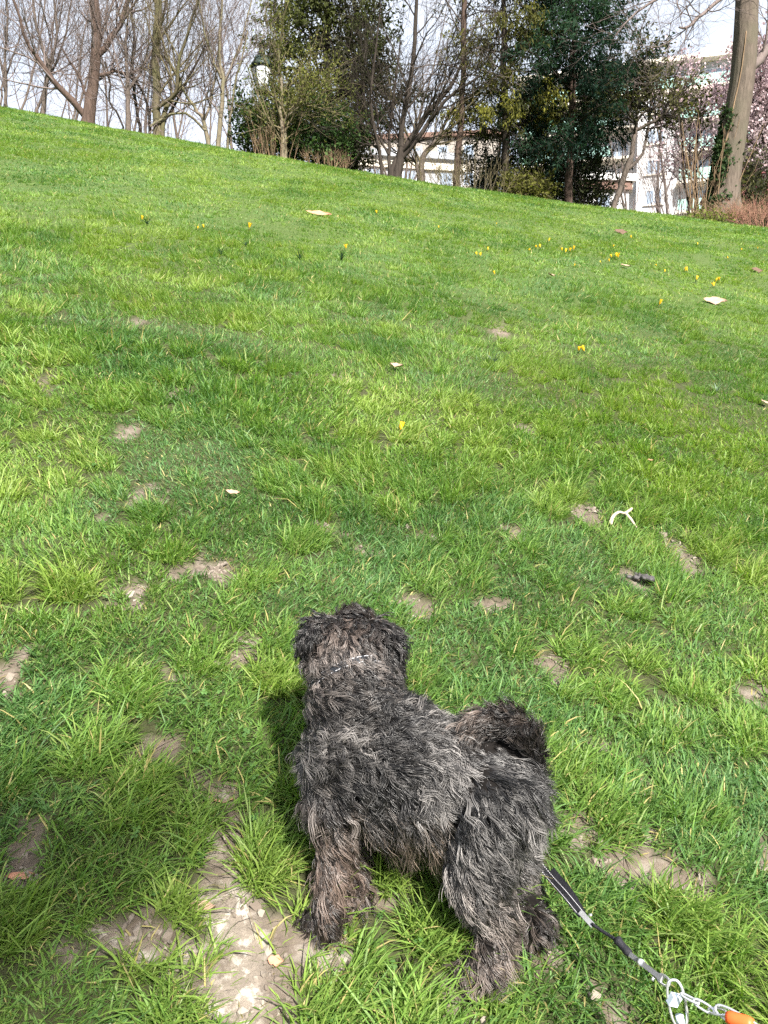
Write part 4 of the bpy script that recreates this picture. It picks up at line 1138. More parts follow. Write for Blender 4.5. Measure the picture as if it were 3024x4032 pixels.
def stick():
    c = ground_hit(np.array([2445]), np.array([2080]))[0]; D = c[1]
    def g(px, py, lift=.02):
        q = ground_hit(np.array([px]), np.array([py]))[0]; return np.array([q[0], q[1], float(ground_z(q[0], q[1])) + lift])
    a = catmull(np.array([g(2402,2098), g(2412,2080,.03), g(2435,2072,.045), g(2458,2074,.045), g(2480,2064,.05), g(2486,2058,.05)]), 14)
    b_ = catmull(np.array([g(2462,2075,.045), g(2478,2084,.035), g(2492,2094,.025), g(2506,2104,.015)]), 8)
    base = a[0]
    r1 = np.interp(np.linspace(0, 1, 14), [0, .2, .5, .8, 1], [.0085, .007, .0052, .006, .005])
    v, f = tubes([(a - base, r1, 7)], bump=.12); v2, f2 = tubes([(b_ - base, np.linspace(.007, .004, 8), 7)], bump=.12)
    M = simple_mat('bleached_wood', (0.42, 0.35, 0.26), 0.8, var=.15, scale=40, bump=.3)
    o = obj('stick', raw_mesh('stick', v, f, smooth=True), M, None, tuple(base))
    obj('side_branch', raw_mesh('side_branch', v2, f2, smooth=True), M, o)
    tag(o, 'short bleached forked stick lying on the grass', 'stick')
stick()
def clods():
    rg = np.random.default_rng(12)
    ico = np.array([(0,0,1),(.894,0,.447),(.276,.851,.447),(-.724,.526,.447),(-.724,-.526,.447),(.276,-.851,.447),(.724,.526,-.447),(-.276,.851,-.447),(-.894,0,-.447),(-.276,-.851,-.447),(.724,-.526,-.447),(0,0,-1)])
    fc = np.array([(0,1,2),(0,2,3),(0,3,4),(0,4,5),(0,5,1),(1,6,2),(2,7,3),(3,8,4),(4,9,5),(5,10,1),(6,7,2),(7,8,3),(8,9,4),(9,10,5),(10,6,1),(11,7,6),(11,8,7),(11,9,8),(11,10,9),(11,6,10)])
    V = []; F = []; C = []
    x = rg.uniform(-1.2, 1.4, 60000); y = rg.uniform(1.0, 3.2, 60000)
    b_ = bare(x, y); cl = fbm(x * 14, y * 14, 91, 3)
    k = (b_ > .45) & (cl > .52) & (rg.uniform(size=60000) < .75)
    x = x[k]; y = y[k]; z = ground_z(x, y)
    for i in range(len(x)):
        s = min(.0036 * rg.lognormal(0, .6), .014)
        v = (ico * (1 + rg.normal(0, .30, (12, 1))) + rg.normal(0, .18, (12, 3))) * s * .85 * rg.uniform(.6, 1.4, 3) + np.array([x[i], y[i], z[i] + s * .3])
        F.append(fc + 12 * len(V)); V.append(v)
        t = rg.uniform(); c = np.array([.12, .095, .075]) * (1 - t) + np.array([.24, .205, .17]) * t
        C.append(np.tile(c, (12, 1)))
    me = raw_mesh('soil_clods', np.concatenate(V), [np.concatenate(F)], smooth=False, colors=np.concatenate(C))
    m, N, L, b = nmat('clod'); a_ = N.new('ShaderNodeAttribute'); a_.attribute_name = 'tint'; L.new(a_.outputs['Color'], b.inputs['Base Color']); b.inputs['Roughness'].default_value = .95
    o = obj('soil_clods', me, m); tag(o, 'crumbs of dry soil scattered on the bare patches', 'soil', kind='stuff')
    print('clods', len(x))
clods()
def dung():
    p = ground_hit(np.array([2527]), np.array([2275]))[0]; rg = np.random.default_rng(4)
    z = float(ground_z(p[0], p[1]))
    n = 16; L = []
    bm = bmesh.new()
    for i in range(n):
        r = rg.uniform(.007, .015); M = Matrix.Translation((rg.normal(0, .026), rg.normal(0, .018), r * .25)) @ Matrix.Diagonal((1.2, 1, .8, 1))
        bmesh.ops.create_icosphere(bm, subdivisions=2, radius=r, matrix=M)
    for v in bm.verts: v.co += Vector(rg.normal(0, .0022, 3))
    me = bpy.data.meshes.new('mud_lump'); bm.to_mesh(me); bm.free()
    o = obj('mud_lump', me, simple_mat('wet_mud', (0.055, 0.05, 0.05), .6, var=.3, scale=60), None, (p[0], p[1], z + .01))
    rm = o.modifiers.new('Remesh', 'REMESH'); rm.mode = 'VOXEL'; rm.voxel_size = .003; rm.use_smooth_shade = True
    tag(o, 'dark lump of mud in the grass below the stick', 'mud')
dung()
def clover():
    """small three-leaved weeds between the blades"""
    rg = np.random.default_rng(33); n = 2600
    x = rg.uniform(-1.7, 1.9, n); y = rg.uniform(1.05, 3.6, n)
    k = (fbm(x * 2.4, y * 2.4, 81, 2) > .50) & (bare(x, y) < .6)
    x = x[k]; y = y[k]; z = ground_z(x, y); V = []; F = []; C = []
    for i in range(len(x)):
        h = rg.uniform(.012, .034); c = np.array([x[i] + rg.normal(0, .006), y[i] + rg.normal(0, .006), z[i] + h])
        col = np.array([.10, .20, .055]) * rg.uniform(.75, 1.25); a0 = rg.uniform(0, 6.28); r = rg.uniform(.005, .0095)
        tl = rg.normal(0, .35, 2)
        for j in range(3):
            a = a0 + j * 2.094; d = np.array([math.cos(a), math.sin(a), tl[0] * math.cos(a) + tl[1] * math.sin(a) - .1]); s = np.array([-math.sin(a), math.cos(a), -tl[0] * math.sin(a) + tl[1] * math.cos(a)])
            b0 = len(V)
            V += [c, c + d * r * .6 + s * r * .55, c + d * r * 1.15 + s * r * .38, c + d * r * 1.0, c + d * r * 1.15 - s * r * .38, c + d * r * .6 - s * r * .55]
            F.append([b0, b0 + 1, b0 + 2, b0 + 3]); F.append([b0, b0 + 3, b0 + 4, b0 + 5]); C += [col] * 6
    o = obj('clover', raw_mesh('clover', np.array(V), [np.array(F)], colors=np.array(C)), M_GRASS)
    tag(o, 'tiny three-leaved clover scattered among the near grass', 'clover', kind='stuff')
clover()
# ---------------------------------------------------------------- the dog
rgD = np.random.default_rng(9)
def dp(px, py, Y): return at(px, py, Y)
def gnd(px, py):
    p = ground_hit(np.array([px]), np.array([py]))[0]; p[2] = float(ground_z(p[0], p[1])); return p
PAW = {'fl': gnd(1290, 3605), 'fr': gnd(1375, 3530), 'hl': gnd(1915, 3825), 'hr': gnd(2080, 3680)}
# rounded cones: (point a, radius a, point b, radius b, region, comb direction)
Fw = unit(np.array([-0.97, 0.20, 0.27]))        # forwards along the dog, uphill
Bk = -Fw
Dn = np.array([0, 0, -1.0]); Up = -Dn
Lf = np.array([-0.22, -0.97, 0.0])             # the dog's left, towards the camera
CH = dp(1405, 2955, 1.50); MB_ = dp(1630, 3000, 1.48); HP = dp(1905, 3090, 1.465)
WI = dp(1415, 2800, 1.525); NK = dp(1385, 2690, 1.55); HD = dp(1388, 2555, 1.60)
MU = HD + np.array([-0.015, 0.125, -0.025])
def paw(p, up): return p + np.array([0, 0, up])
BONES = []
def bone(a, ra, b, rb, reg, comb): BONES.append((np.array(a, float), ra, np.array(b, float), rb, reg, np.array(comb, float)))
bone(CH, .108, MB_, .106, 'body', Bk * .45 + Dn * .5)
bone(MB_, .106, HP, .098, 'body', Bk * .55 + Dn * .4)
bone(WI, .092, CH, .108, 'mane', Bk * .35 + Dn * .55)
bone(WI, .096, NK, .086, 'mane', Bk * .3 + Dn * .45)
bone(WI, .085, MB_ + Up * .012, .098, 'mane', Bk * .6 + Dn * .3)
bone(NK, .078, HD, .062, 'nape', np.array([-.2, -.35, -.45]))
bone(HD, .060, HD + np.array([.0, .045, .015]), .056, 'crown', np.array([.0, .15, .65]))
bone(HD + np.array([-.005, .06, -.005]), .05, MU, .036, 'muzzle', np.array([0, -.1, -.6]))
# ears: hanging flaps, two chains each
for sx, (e0, e1, e2) in ((-1, (dp(1295, 2475, 1.60), dp(1238, 2478, 1.60), dp(1226, 2570, 1.595))), (1, (dp(1480, 2485, 1.60), dp(1530, 2520, 1.595), dp(1545, 2640, 1.58)))):
    bone(e0, .028, e1, .026, 'ear', np.array([.35 * sx, -.1, -.6]))
    bone(e1, .026, e2, .022, 'ear', np.array([.15 * sx, -.1, -.8]))
# front legs
for k, sh, el in (('fl', dp(1320, 3120, 1.46), dp(1330, 3310, 1.452)), ('fr', dp(1420, 3120, 1.57), dp(1385, 3310, 1.56))):
    p = PAW[k]
    wr = el * .38 + (p + Up * .03) * .62
    bone(sh, .058, el, .038, 'foreleg', Dn * .7 + Bk * .1)
    bone(el, .036, wr, .029, 'foreleg', Dn)
    bone(wr, .029, p + Up * .030, .030, 'foreleg', Dn)
    bone(p + Up * .028, .030, p + Up * .022 + np.array([-.028, .006, .006]), .024, 'paw', Dn * .7 + Fw * .4)
# hind legs
for k, hp, kn, hk in (('hl', dp(1930, 3150, 1.41), dp(1890, 3410, 1.385), dp(1960, 3620, 1.405)), ('hr', dp(1985, 3140, 1.525), dp(1990, 3390, 1.52), dp(2070, 3535, 1.525))):
    p = PAW[k]
    bone(hp, .082, kn, .060, 'thigh', Dn * .5 + Bk * .35)
    bone(kn, .056, hk, .040, 'hindleg', Dn)
    bone(hk, .040, p + Up * .034, .031, 'hindleg', Dn)
    bone(p + Up * .029, .030, p + Up * .023 + np.array([-.03, .004, .006]), .024, 'paw', Dn * .7 + Fw * .4)
# buttock
bone(HP, .088, dp(1985, 3160, 1.455), .076, 'thigh', Dn * .45 + Bk * .4)
# tail curled forward over the back
T = [dp(2050, 3020, 1.47), dp(2060, 2920, 1.46), dp(2005, 2855, 1.455), dp(1915, 2850, 1.45), dp(1815, 2895, 1.44)]
tr = [.032, .029, .027, .026, .020]
for i in range(4): bone(T[i], tr[i], T[i + 1], tr[i + 1], 'tail', unit(T[i + 1] - T[i]) * .8)

def cone_mesh(bm, a, ra, b, rb):
    """rounded cone as a stack of rings"""
    ax = b - a; L_ = np.linalg.norm(ax); d = ax / max(L_, 1e-6)
    ref = np.array([0, 0, 1.0]) if abs(d[2]) < .9 else np.array([1.0, 0, 0])
    u = unit(np.cross(d, ref)); v = np.cross(d, u)
    rings = [(-ra * .98, ra * .2), (-ra * .7, ra * .71), (0, ra), (L_ * .33, ra + (rb - ra) * .33), (L_ * .66, ra + (rb - ra) * .66), (L_, rb), (L_ + rb * .7, rb * .71), (L_ + rb * .98, rb * .2)]
    S = 16; vs = []
    for t, r in rings:
        vs.append([bm.verts.new(a + d * t + (u * math.cos(q) + v * math.sin(q)) * r) for q in np.arange(S) / S * 2 * math.pi])
    for i in range(len(vs) - 1):
        for j in range(S): bm.faces.new((vs[i][j], vs[i][(j + 1) % S], vs[i + 1][(j + 1) % S], vs[i + 1][j]))
    bm.faces.new(vs[0][::-1]); bm.faces.new(vs[-1])
DOG0 = np.array([(PAW['fl'][0] + PAW['hr'][0]) / 2, (PAW['fl'][1] + PAW['hr'][1]) / 2, PAW['hl'][2]])
bm = bmesh.new()
for a, ra, b_, rb, reg, cb in BONES: cone_mesh(bm, a - DOG0, ra, b_ - DOG0, rb)
bmesh.ops.recalc_face_normals(bm, faces=bm.faces)
me = bpy.data.meshes.new('tmp'); bm.to_mesh(me); bm.free()
tmp = bpy.data.objects.new('tmp', me); COL.objects.link(tmp)
mo = tmp.modifiers.new('r', 'REMESH'); mo.mode = 'VOXEL'; mo.voxel_size = .008; mo.use_smooth_shade = True
ms = tmp.modifiers.new('s', 'SMOOTH'); ms.iterations = 6; ms.factor = .5
bpy.context.view_layer.update()
dgp = bpy.context.evaluated_depsgraph_get()
skin = bpy.data.meshes.new_from_object(tmp.evaluated_get(dgp))
bpy.data.objects.remove(tmp, do_unlink=True)
skin.name = 'body'
M_SKIN = simple_mat('dark_undercoat', (0.010, 0.009, 0.0085), 1.0, var=.3, scale=60, spec=0.0)
dog = empty('dog', tuple(DOG0), label='shaggy grey-black dog seen from behind, head turned uphill, tail curled over its back', cat='dog')
obj('body', skin, M_SKIN, dog)

# fur: locks of wavy strands combed along the body
nv = len(skin.vertices)
co = np.empty(nv * 3); skin.vertices.foreach_get('co', co); co = co.reshape(-1, 3) + DOG0
skin.calc_loop_triangles()
tri = np.empty(len(skin.loop_triangles) * 3, int); skin.loop_triangles.foreach_get('vertices', tri); tri = tri.reshape(-1, 3)
tA, tB, tC = co[tri[:, 0]], co[tri[:, 1]], co[tri[:, 2]]
cr_ = np.cross(tB - tA, tC - tA); area = np.linalg.norm(cr_, axis=1) / 2; tn = unit(cr_)
REG = ['body', 'mane', 'nape', 'crown', 'muzzle', 'ear', 'foreleg', 'paw', 'thigh', 'hindleg', 'tail']
#            length, lift, wave, curl freq, dark colour, light colour, share of light, swirl
FUR = {'body': (.082, .15, .0052, 1.05, (.0085,.0082,.0088), (.245,.235,.230), .40, .40), 'mane': (.060, .22, .0095, 1.45, (.0085,.0080,.0082), (.290,.265,.245), .46, 1.2),
       'nape': (.046, .24, .0060, 1.2, (.0100,.0080,.0070), (.250,.190,.160), .46, .6), 'crown': (.044, .40, .0045, .9, (.0040,.0037,.0036), (.060,.045,.038), .24, .5),
       'muzzle': (.04, .4, .003, 1, (.004,.004,.004), (.03,.027,.024), .2, .3), 'ear': (.050, .22, .0050, 1.0, (.0036,.0036,.004), (.036,.034,.034), .24, .4),
       'foreleg': (.070, .10, .0060, 1.1, (.0120,.0090,.0076), (.190,.140,.115), .46, .3), 'paw': (.030, .15, .003, .8, (.009,.0072,.0063), (.13,.10,.083), .4, .3),
       'thigh': (.072, .13, .0050, 1.0, (.0105,.0100,.0100), (.290,.275,.262), .47, .35), 'hindleg': (.076, .11, .0070, 1.1, (.0125,.0102,.0090), (.250,.204,.178), .50, .3),
       'tail': (.056, .26, .0055, 1.0, (.0070,.0058,.0052), (.20,.155,.13), .44, .4)}
def sample(n, rng):
    i = rng.choice(len(area), n, p=area / area.sum())
    r1 = np.sqrt(rng.uniform(size=n)); r2 = rng.uniform(size=n)
    p = (1 - r1)[:, None] * tA[i] + (r1 * (1 - r2))[:, None] * tB[i] + (r1 * r2)[:, None] * tC[i]
    return p, tn[i]
PAR = np.array([[*FUR[r][:4], *FUR[r][4], *FUR[r][5], FUR[r][6], FUR[r][7]] for r in REG])
def classify(p):
    """nearest region, blended combing direction and blended coat parameters"""
    best = np.full(len(p), 9.0); reg = np.zeros(len(p), int); comb = np.zeros((len(p), 3)); wsum = np.zeros(len(p))
    par = np.zeros((len(p), PAR.shape[1])); psum = np.zeros(len(p))
    for a, ra, b_, rb, rg_, cb in BONES:
        ab = b_ - a; t = np.clip(((p - a) @ ab) / (ab @ ab), 0, 1)
        d = np.linalg.norm(p - (a + t[:, None] * ab), axis=1) - (ra + (rb - ra) * t)
        s = d < best; best = np.where(s, d, best); reg = np.where(s, REG.index(rg_), reg)
        w = np.exp(-np.maximum(d, -.02) / .010)
        comb += w[:, None] * unit(cb); wsum += w
        w = np.exp(-np.maximum(d, 0) / (.006 if rg_ in ('ear', 'tail', 'crown') else .016))
        par += w[:, None] * PAR[REG.index(rg_)]; psum += w
    return reg, comb / wsum[:, None], par / psum[:, None]
NP = 9                                       # points per strand
def make_locks(n_lock, per, rng, lscale=1.0, dark=False):
    p, nrm = sample(n_lock, rng)
    reg, comb, par = classify(p)
    cbn = comb + rng.normal(0, .06, p.shape)
    # swirls: the coat parts and turns in patches
    sw = (noise2(p[:, 0] * 22 + p[:, 1] * 9, p[:, 2] * 22, 4) - .5) * 2.0 * par[:, 11]
    rot = np.cross(nrm, cbn); cbn = cbn * np.cos(sw)[:, None] + rot * np.sin(sw)[:, None]
    tang = cbn - (cbn * nrm).sum(1)[:, None] * nrm; tang = unit(tang)
    f = {0: par[:, 0], 1: par[:, 1], 2: par[:, 2], 3: par[:, 3], 6: par[:, 10]}
    dk = par[:, 4:7]; lt = par[:, 7:10]
    # fringe under belly and chest hangs down and is longer and browner
    low = ((reg <= 1) & (nrm[:, 2] < -.05)).astype(float) * sstep(.05, -.55, nrm[:, 2])
    ln = f[0] * rng.uniform(.55, 1.2, n_lock) * lscale * (1 + 1.0 * low)
    lift = np.clip(f[1] + rng.normal(0, .06, n_lock), .08, .9)
    d0 = unit(tang * (1 - lift)[:, None] + nrm * lift[:, None])
    brown = np.array([.32, .245, .19])
    lt = lt * (1 - low[:, None]) + brown * low[:, None]
    # nape of the head gets brownish grey, patches of silver on back
    patch = noise2(p[:, 0] * 10 + 3, p[:, 2] * 11 + p[:, 1] * 7, 6)
    share = np.clip(f[6] + 1.1 * (patch - .5), .08, .92)
    lightness = np.clip(rng.beta(.8, 1.3, n_lock) * 1.1 + (share - .48), 0, 1) ** 1.9
    if dark: lightness *= .25
    S = n_lock * per
    rep = lambda a: np.repeat(a, per, axis=0)
    # strand roots scattered round the lock's root
    spread = .0050 * rng.uniform(.6, 1.25, n_lock)
    rt = rep(p) + rng.normal(0, 1, (S, 3)) * rep(spread)[:, None] * .8
    off0 = rt - rep(p); off0 = off0 - (off0 * rep(nrm)).sum(1)[:, None] * rep(nrm)
    rt = rep(p) + off0
    u = unit(np.cross(d0, nrm + .01)); v = np.cross(d0, u)
    ph = 9.0 * noise2(p[:, 0] * 16 + p[:, 1] * 12, p[:, 2] * 16, 12) + rng.normal(0, .7, n_lock); fr = f[3] * rng.uniform(.7, 1.4, n_lock); amp = f[2] * rng.uniform(.5, 1.5, n_lock)
    gl = rep(ln) * rng.uniform(.82, 1.06, S)
    grav = rep(.25 + .5 * low)
    P = np.empty((S, NP, 3), np.float32)
    d = rep(d0); cur = rt - rep(nrm) * .002
    base_d = rep(tang)
    phs = rep(ph) + rng.normal(0, .16, S); frs = rep(fr); am = rep(amp) * rng.uniform(.85, 1.15, S)
    U = rep(u); W = rep(v)
    step = gl / (NP - 1)
    fl = rng.normal(0, .05, (S, 3))
    line = cur.copy()
    for k in range(NP):
        t = k / (NP - 1)
        wv = am * (t ** 1.15) * 1.6
        a_ = phs + frs * t * 2 * np.pi
        clump = -off0 * (0.86 * t ** .9)
        P[:, k] = line + clump + U * (wv * np.sin(a_))[:, None] + W * (wv * .6 * np.cos(a_))[:, None]
        d = unit(d + base_d * .16 + fl * .5 + np.array([0, 0, -1.0]) * (grav * .16)[:, None])
        line = line + d * step[:, None]
    li = np.clip(rep(lightness) + rng.normal(0, .07, S), 0, 1)
    cdk = rep(dk) * rng.uniform(.8, 1.2, (S, 1)); clt = rep(lt) * rng.uniform(.8, 1.15, (S, 1))
    tt = np.linspace(0, 1, NP)[None, :, None]
    tip = sstep(.15, .8, tt)
    clt = clt * 0.86
    colr = cdk[:, None, :] + (clt - cdk)[:, None, :] * (li[:, None, None] * (.35 + .65 * tip))
    rad = (.00066 * rng.uniform(.7, 1.3, S))[:, None] * np.array([1, 1.05, 1.05, 1, .95, .85, .7, .5, .2])[None, :]
    return P, colr.astype(np.float32), rad.astype(np.float32)
a1 = make_locks(10500, 10, np.random.default_rng(1))
a2 = make_locks(8500, 5, np.random.default_rng(2), lscale=.6, dark=True)
FP = np.concatenate([a1[0], a2[0]]) - DOG0.astype(np.float32); FC = np.concatenate([a1[1], a2[1]]); FR = np.concatenate([a1[2], a2[2]])
# nothing combs through the ground
def curves_obj(name, P, C, R, mat, parent):
    n = len(P)
    hc = bpy.data.hair_curves.new(name)
    hc.add_curves([P.shape[1]] * n)
    hc.attributes['position'].data.foreach_set('vector', np.ascontiguousarray(P, np.float32).ravel())
    ra = hc.attributes.get('radius') or hc.attributes.new('radius', 'FLOAT', 'POINT')
    ra.data.foreach_set('value', np.ascontiguousarray(R, np.float32).ravel())
    ca = hc.attributes.new('tint', 'FLOAT_COLOR', 'POINT')
    c4 = np.ones((n * P.shape[1], 4), np.float32); c4[:, :3] = C.reshape(-1, 3)
    ca.data.foreach_set('color', c4.ravel())
    hc.materials.append(mat)
    o = bpy.data.objects.new(name, hc); COL.objects.link(o); o.parent = parent
    return o
m = bpy.data.materials.new('dog_fur'); m.use_nodes = True
N = m.node_tree.nodes; L = m.node_tree.links
b = N['Principled BSDF']
at_ = N.new('ShaderNodeAttribute'); at_.attribute_name = 'tint'
L.new(at_.outputs['Color'], b.inputs['Base Color'])
b.inputs['Roughness'].default_value = .34; b.inputs['Specular IOR Level'].default_value = .5
M_FUR = m
curves_obj('fur', FP, FC, FR, M_FUR, dog)
print('fur strands', len(FP))

# collar: a band of dark webbing round the neck
def collar():
    c = NK * .72 + HD * .28 + np.array([-.008, -.008, -.012]); n = unit(HD - NK + np.array([-.25, 0, .0]) * .12)
    u = unit(np.cross(n, np.array([0, 1.0, 0]))); v = np.cross(n, u); R = .083
    S = 48; a = np.arange(S) / S * 2 * math.pi
    rows = [(-.008, 0), (-.008, .002), (.008, .002), (.008, 0)]
    V = np.array([[c + n * h + (u * math.cos(q) + v * math.sin(q)) * (R + dr) - DOG0 for q in a] for h, dr in rows])
    idx = np.arange(4 * S).reshape(4, S); i2 = np.roll(idx, -1, 1)
    fq = np.concatenate([np.stack([idx[i], i2[i], i2[(i + 1) % 4], idx[(i + 1) % 4]], -1) for i in range(4)])
    col = obj('collar', raw_mesh('collar', V.reshape(-1, 3), [fq]), simple_mat('collar_webbing', (0.012, 0.014, 0.018), .6, var=.2, scale=80), dog)
    st = []
    for h in (-.006, .006):
        for k in range(0, 96):
            if k % 3 == 2: continue
            q0 = k / 96 * 2 * math.pi; q1 = (k + .8) / 96 * 2 * math.pi
            st.append((np.array([c + n * h + (u * math.cos(q) + v * math.sin(q)) * (R + .0026) - DOG0 for q in (q0, q1)]), np.full(2, .0005), 4))
    vv, ff = tubes(st)
    s_ = obj('stitching', raw_mesh('stitching', vv, ff), simple_mat('white_thread', (.75, .75, .78), .6, var=.05), col); s_['kind'] = 'stuff'
    # metal slide
    q = math.pi * 1.18
    return c, n, u, v, R
COLLAR = collar()
# ---------------------------------------------------------------- leash
def leash():
    M_WEB = simple_mat('black_webbing', (0.012, 0.012, 0.016), .65, var=.25, scale=120, bump=.3, bscale=300)
    M_STEEL = simple_mat('chromed_steel', (0.66, 0.67, 0.69), .26, metal=0.75, var=.06, scale=60)
    M_PALE = simple_mat('pale_blue_plastic', (0.62, 0.70, 0.78), .4, var=.05, scale=60)
    M_OR = simple_mat('orange_plastic', (0.85, 0.13, 0.03), .45, var=.08, scale=60)
    M_THR = simple_mat('reflective_thread', (.78, .78, .8), .5, var=.05)
    def w(px, py, Y): return at(px, py, Y)
    O = w(2640, 3870, 1.14)
    e = empty('dog_leash', tuple(O), label='black webbing leash with white stitches and steel hooks running to the lower right corner', cat='leash')
    def rel(p): return np.asarray(p) - O
    vdir = unit(ray(2300, 3650)[None])[0]
    def ribbon(name, pts, width, thick, mat, parent, twist=None):
        p = np.array(pts); t = unit(np.gradient(p, axis=0)); s = unit(np.cross(t, vdir)); nn = np.cross(s, t)
        V = np.stack([p + s * width / 2 + nn * thick / 2, p - s * width / 2 + nn * thick / 2, p - s * width / 2 - nn * thick / 2, p + s * width / 2 - nn * thick / 2], 1).reshape(-1, 3)
        n = len(p); idx = np.arange(n * 4).reshape(n, 4); i2 = np.roll(idx, -1, 1)
        q = np.stack([idx[:-1], i2[:-1], i2[1:], idx[1:]], -1).reshape(-1, 4)
        q = np.concatenate([q, [[0, 1, 2, 3], [4 * n - 1, 4 * n - 2, 4 * n - 3, 4 * n - 4]]])
        return obj(name, raw_mesh(name, V, [q]), mat, parent), s, nn
    def ring(name, path, r, mat, parent, closed=True, sides=8):
        p = np.array(path)
        if closed: p = np.vstack([p, p[:2]])
        v, f = tubes([(p, np.full(len(p), r), sides)])
        return obj(name, raw_mesh(name, v, f, smooth=True), mat, parent)
    # strap: passes on the far side of the dog up to its collar
    P = [w(1480, 2690, 1.655), w(1640, 2830, 1.70), w(1850, 3060, 1.69), w(2010, 3260, 1.62), w(2150, 3435, 1.50), w(2225, 3520, 1.43), w(2292, 3602, 1.375)]
    sp = rel(catmull(np.array(P), 60))
    strap, s, nn = ribbon('strap', sp, .016, .0016, M_WEB, e)
    P2 = np.array(P[4:]) + np.array([.012, .0, .006]) * np.array([[1], [.8], [.2]])
    fold, _, _ = ribbon('strap_fold', rel(catmull(P2, 20)), .012, .0016, M_WEB, e)
    # white stitches in two rows
    dense = np.linspace(0, len(sp) - 1, 420); i0 = np.minimum(dense.astype(int), len(sp) - 2); f = (dense - i0)[:, None]
    pl = sp[i0] * (1 - f) + sp[i0 + 1] * f; ss = s[i0]; nv_ = nn[i0]
    sgn = -1 if (nv_[300] @ vdir) > 0 else 1
    st = []
    for off in (-.0052, .0052):
        for k in range(0, 417, 4):
            st.append((np.array([pl[k], pl[k + 2]]) + ss[k] * off + sgn * nv_[k] * .0013, np.full(2, .0007), 4))
    v, fc = tubes(st); so = obj('stitching', raw_mesh('stitching', v, fc), M_THR, strap); so['kind'] = 'stuff'
    # steel slide
    a, b_ = rel(w(2285, 3590, 1.375)), rel(w(2335, 3645, 1.345))
    sl, s2, n2 = ribbon('slide', np.array([a, a * .5 + b_ * .5, b_]), .010, .004, M_STEEL, e)
    c = rel(w(2318, 3602, 1.36)); 
    ring('slide_bar', [c, c + (b_ - a) * .12 + np.array([.003, 0, .003])], .0022, M_STEEL, sl, closed=False)
    cordp = rel(catmull(np.array([w(2330, 3638, 1.347), w(2380, 3672, 1.325), w(2428, 3702, 1.30)]), 10))
    v, fc = tubes([(cordp, np.full(10, .0032), 8)]); obj('cord', raw_mesh('cord', v, fc, smooth=True), M_WEB, e)
    slp = rel(catmull(np.array([w(2424, 3692, 1.30), w(2440, 3712, 1.295), w(2462, 3738, 1.285), w(2484, 3760, 1.275)]), 12))
    v, fc = tubes([(slp, np.array([.004, .0075, .0085, .008, .007, .007, .007, .0072, .0078, .008, .007, .004]), 10)]); obj('sleeve', raw_mesh('sleeve', v, fc, smooth=True), M_WEB, e)
    # long snap hook
    h0, h1 = rel(w(2480, 3757, 1.275)), rel(w(2630, 3872, 1.165)); ax = unit(h1 - h0); sd = unit(np.cross(ax, vdir)); Lh = np.linalg.norm(h1 - h0)
    def oval(c, ax_, sd_, l, wd, n=28):
        out = []
        for k in range(n):
            q = k / n * 2 * math.pi; cx, cy = math.cos(q), math.sin(q)
            out.append(c + ax_ * (math.copysign(abs(cx) ** .75, cx) * l / 2) + sd_ * (math.copysign(abs(cy) ** .75, cy) * wd / 2))
        return out
    hook, _, _ = ribbon('snap_hook', np.array([h0 + ax * Lh * q for q in (.02, .3, .6, .86)]), .0085, .005, M_STEEL, e)
    ring('hook_loop', oval(h0 + ax * Lh * .90, ax, sd, Lh * .26, .013), .0022, M_STEEL, hook)
    g0 = h0 + ax * Lh * .30
    ring('swivel', [g0 - ax * .005, g0 + ax * .005], .0062, M_STEEL, hook, closed=False, sides=10)
    g1 = h0 + ax * Lh * .70 - sd * .006
    ring('thumb_catch', [g1, g1 - sd * .006], .0028, M_STEEL, hook, closed=False)
    # oval carabiner hanging straight down
    c0, c1 = rel(w(2650, 3858, 1.15)), rel(w(2683, 4045, 1.135)); axc = unit(c1 - c0); sdc = unit(np.cross(axc, vdir)); Lc = np.linalg.norm(c1 - c0)
    car = ring('carabiner', oval((c0 + c1) / 2, axc, sdc, Lc, .026), .0022, M_STEEL, e)
    k0 = (c0 + c1) / 2 + axc * (-.006) - vdir * .003
    bm_ = box_mesh('screw_lock', -.008, .008, -.005, .005, -.009, .009)
    o = obj('screw_lock', bm_, M_PALE, car, tuple(k0 + sdc * -.004)); o.rotation_euler = (.2, .35, .2)
    k1 = c1 - axc * .012
    ring('pale_bead', [k1 - axc * .006, k1 + axc * .006], .0065, M_PALE, car, closed=False, sides=12)
    # chain to the orange tag
    pts = [(2690, 3918, 1.13), (2742, 3945, 1.115), (2800, 3980, 1.10), (2850, 3985, 1.085), (2905, 4010, 1.07)]
    q = [rel(w(*p)) for p in pts]
    for k in range(3):
        a_ = q[k] - unit(q[k + 1] - q[k]) * .004; b2 = q[k + 1] + unit(q[k + 1] - q[k]) * .004
        axl = unit(b2 - a_); sl_ = unit(np.cross(axl, vdir)); sl_ = sl_ if k % 2 else unit(sl_ * .45 + vdir * .9)
        ring('chain_link', oval((a_ + b2) / 2, axl, sl_, np.linalg.norm(b2 - a_), .010 if k < 2 else .017), .0019, M_STEEL, e)
    a_ = q[3]; b2 = rel(w(3030, 4090, 1.03)); axl = unit(b2 - a_); sl_ = unit(np.cross(axl, vdir))
    ring('chain_link', oval((a_ + b2) / 2 - axl * .01, axl, sl_, np.linalg.norm(b2 - a_) * 1.1, .018), .002, M_STEEL, e)
    t0, t1 = rel(w(2862, 4005, 1.075)), rel(w(2965, 4035, 1.05))
    v, fc = tubes([(catmull(np.array([t0, t0 * .5 + t1 * .5, t1]), 8), np.array([.008, .0098, .0102, .0102, .0102, .0102, .0098, .008]), 14)])
    obj('orange_grip', raw_mesh('orange_grip', v, fc, smooth=True), M_OR, e)
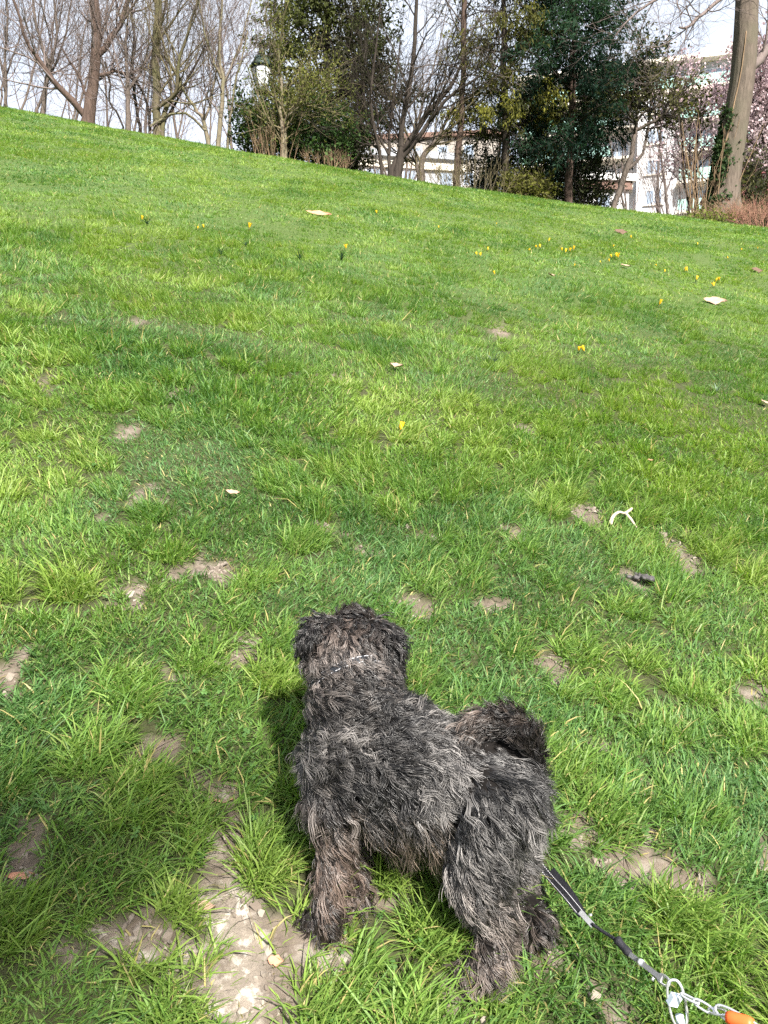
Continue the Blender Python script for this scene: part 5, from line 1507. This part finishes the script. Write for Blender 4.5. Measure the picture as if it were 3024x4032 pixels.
    # webbing on to the hand, out of the frame
    ribbon('hand_strap', rel(catmull(np.array([w(3040, 4095, 1.03), w(3300, 4200, .92), w(3700, 4150, .72)]), 16)), .02, .002, M_WEB, e)
leash()
# ---------------------------------------------------------------- unseen tree added behind the camera: its bough shades the lower left lawn
def shade_tree():
    S = np.array([SUN_TO[0] * math.cos(SUN_EL), SUN_TO[1] * math.cos(SUN_EL), math.sin(SUN_EL)])
    rg = np.random.default_rng(21)
    G = np.array([-0.66, 1.27, 0.0]); G[2] = float(ground_z(G[0], G[1]))
    E_ = G + S * 9.0  # bough end set towards the sun from the ground it is meant to shade
    tx, ty = 4.6, -8.4
    f = np.array([tx, ty, float(ground_z(tx, ty)) - .2]); top = np.array([tx + .2, ty + .3, E_[2] + 1.5])
    trunk = (catmull(np.array([f, f * .6 + top * .4 + np.array([.15, 0, 0]), top]), 14), np.linspace(.28, .12, 14))
    st = top - np.array([0, 0, 2.2])
    bough = (catmull(np.array([st, st * .5 + E_ * .5 + np.array([0, 0, .35]), E_ + (E_ - st) * -.06, E_ + np.array([-.12, .18, -.05])]), 16), np.linspace(.07, .015, 16))
    lv = ramify(rg, [(bough[0][11:], bough[1][11:])], [dict(n=14, len=.62, ang=.9, wander=.15, up=0, seg=4, rmin=.008, rf=.5, t0=.25), dict(n=5, len=.25, ang=.8, wander=.16, up=0, seg=3, rmin=.005, rf=.6, t0=.1)])
    up = ramify(rg, [(trunk[0][7:], trunk[1][7:])], [dict(n=10, len=1.6, ang=1.0, wander=.14, up=.08, seg=5, rmin=.012, rf=.4, t0=.2), dict(n=5, len=.8, ang=.7, wander=.15, up=.05, seg=4, rmin=.008, rf=.6, t0=.15)])
    e = empty('added_shade_tree', tuple(f), label='unseen tree added behind the camera, its leafy bough shading the lower left lawn', cat='tree')
    obj('trunk', tube_mesh('trunk', [(trunk[0] - f, trunk[1])], bump=.06), BK_GREY, e)
    obj('crown', tube_mesh('crown', [(p - f, r) for p, r in [bough] + [x for l in lv + up for x in l]]), BK_GREY, e)
    add_leaves(e, f, rg, lv[1], per_m=48, size=.08, col_a=(.05, .09, .03), col_b=(.10, .16, .04), aspect=1.8, spread=.05)
shade_tree()
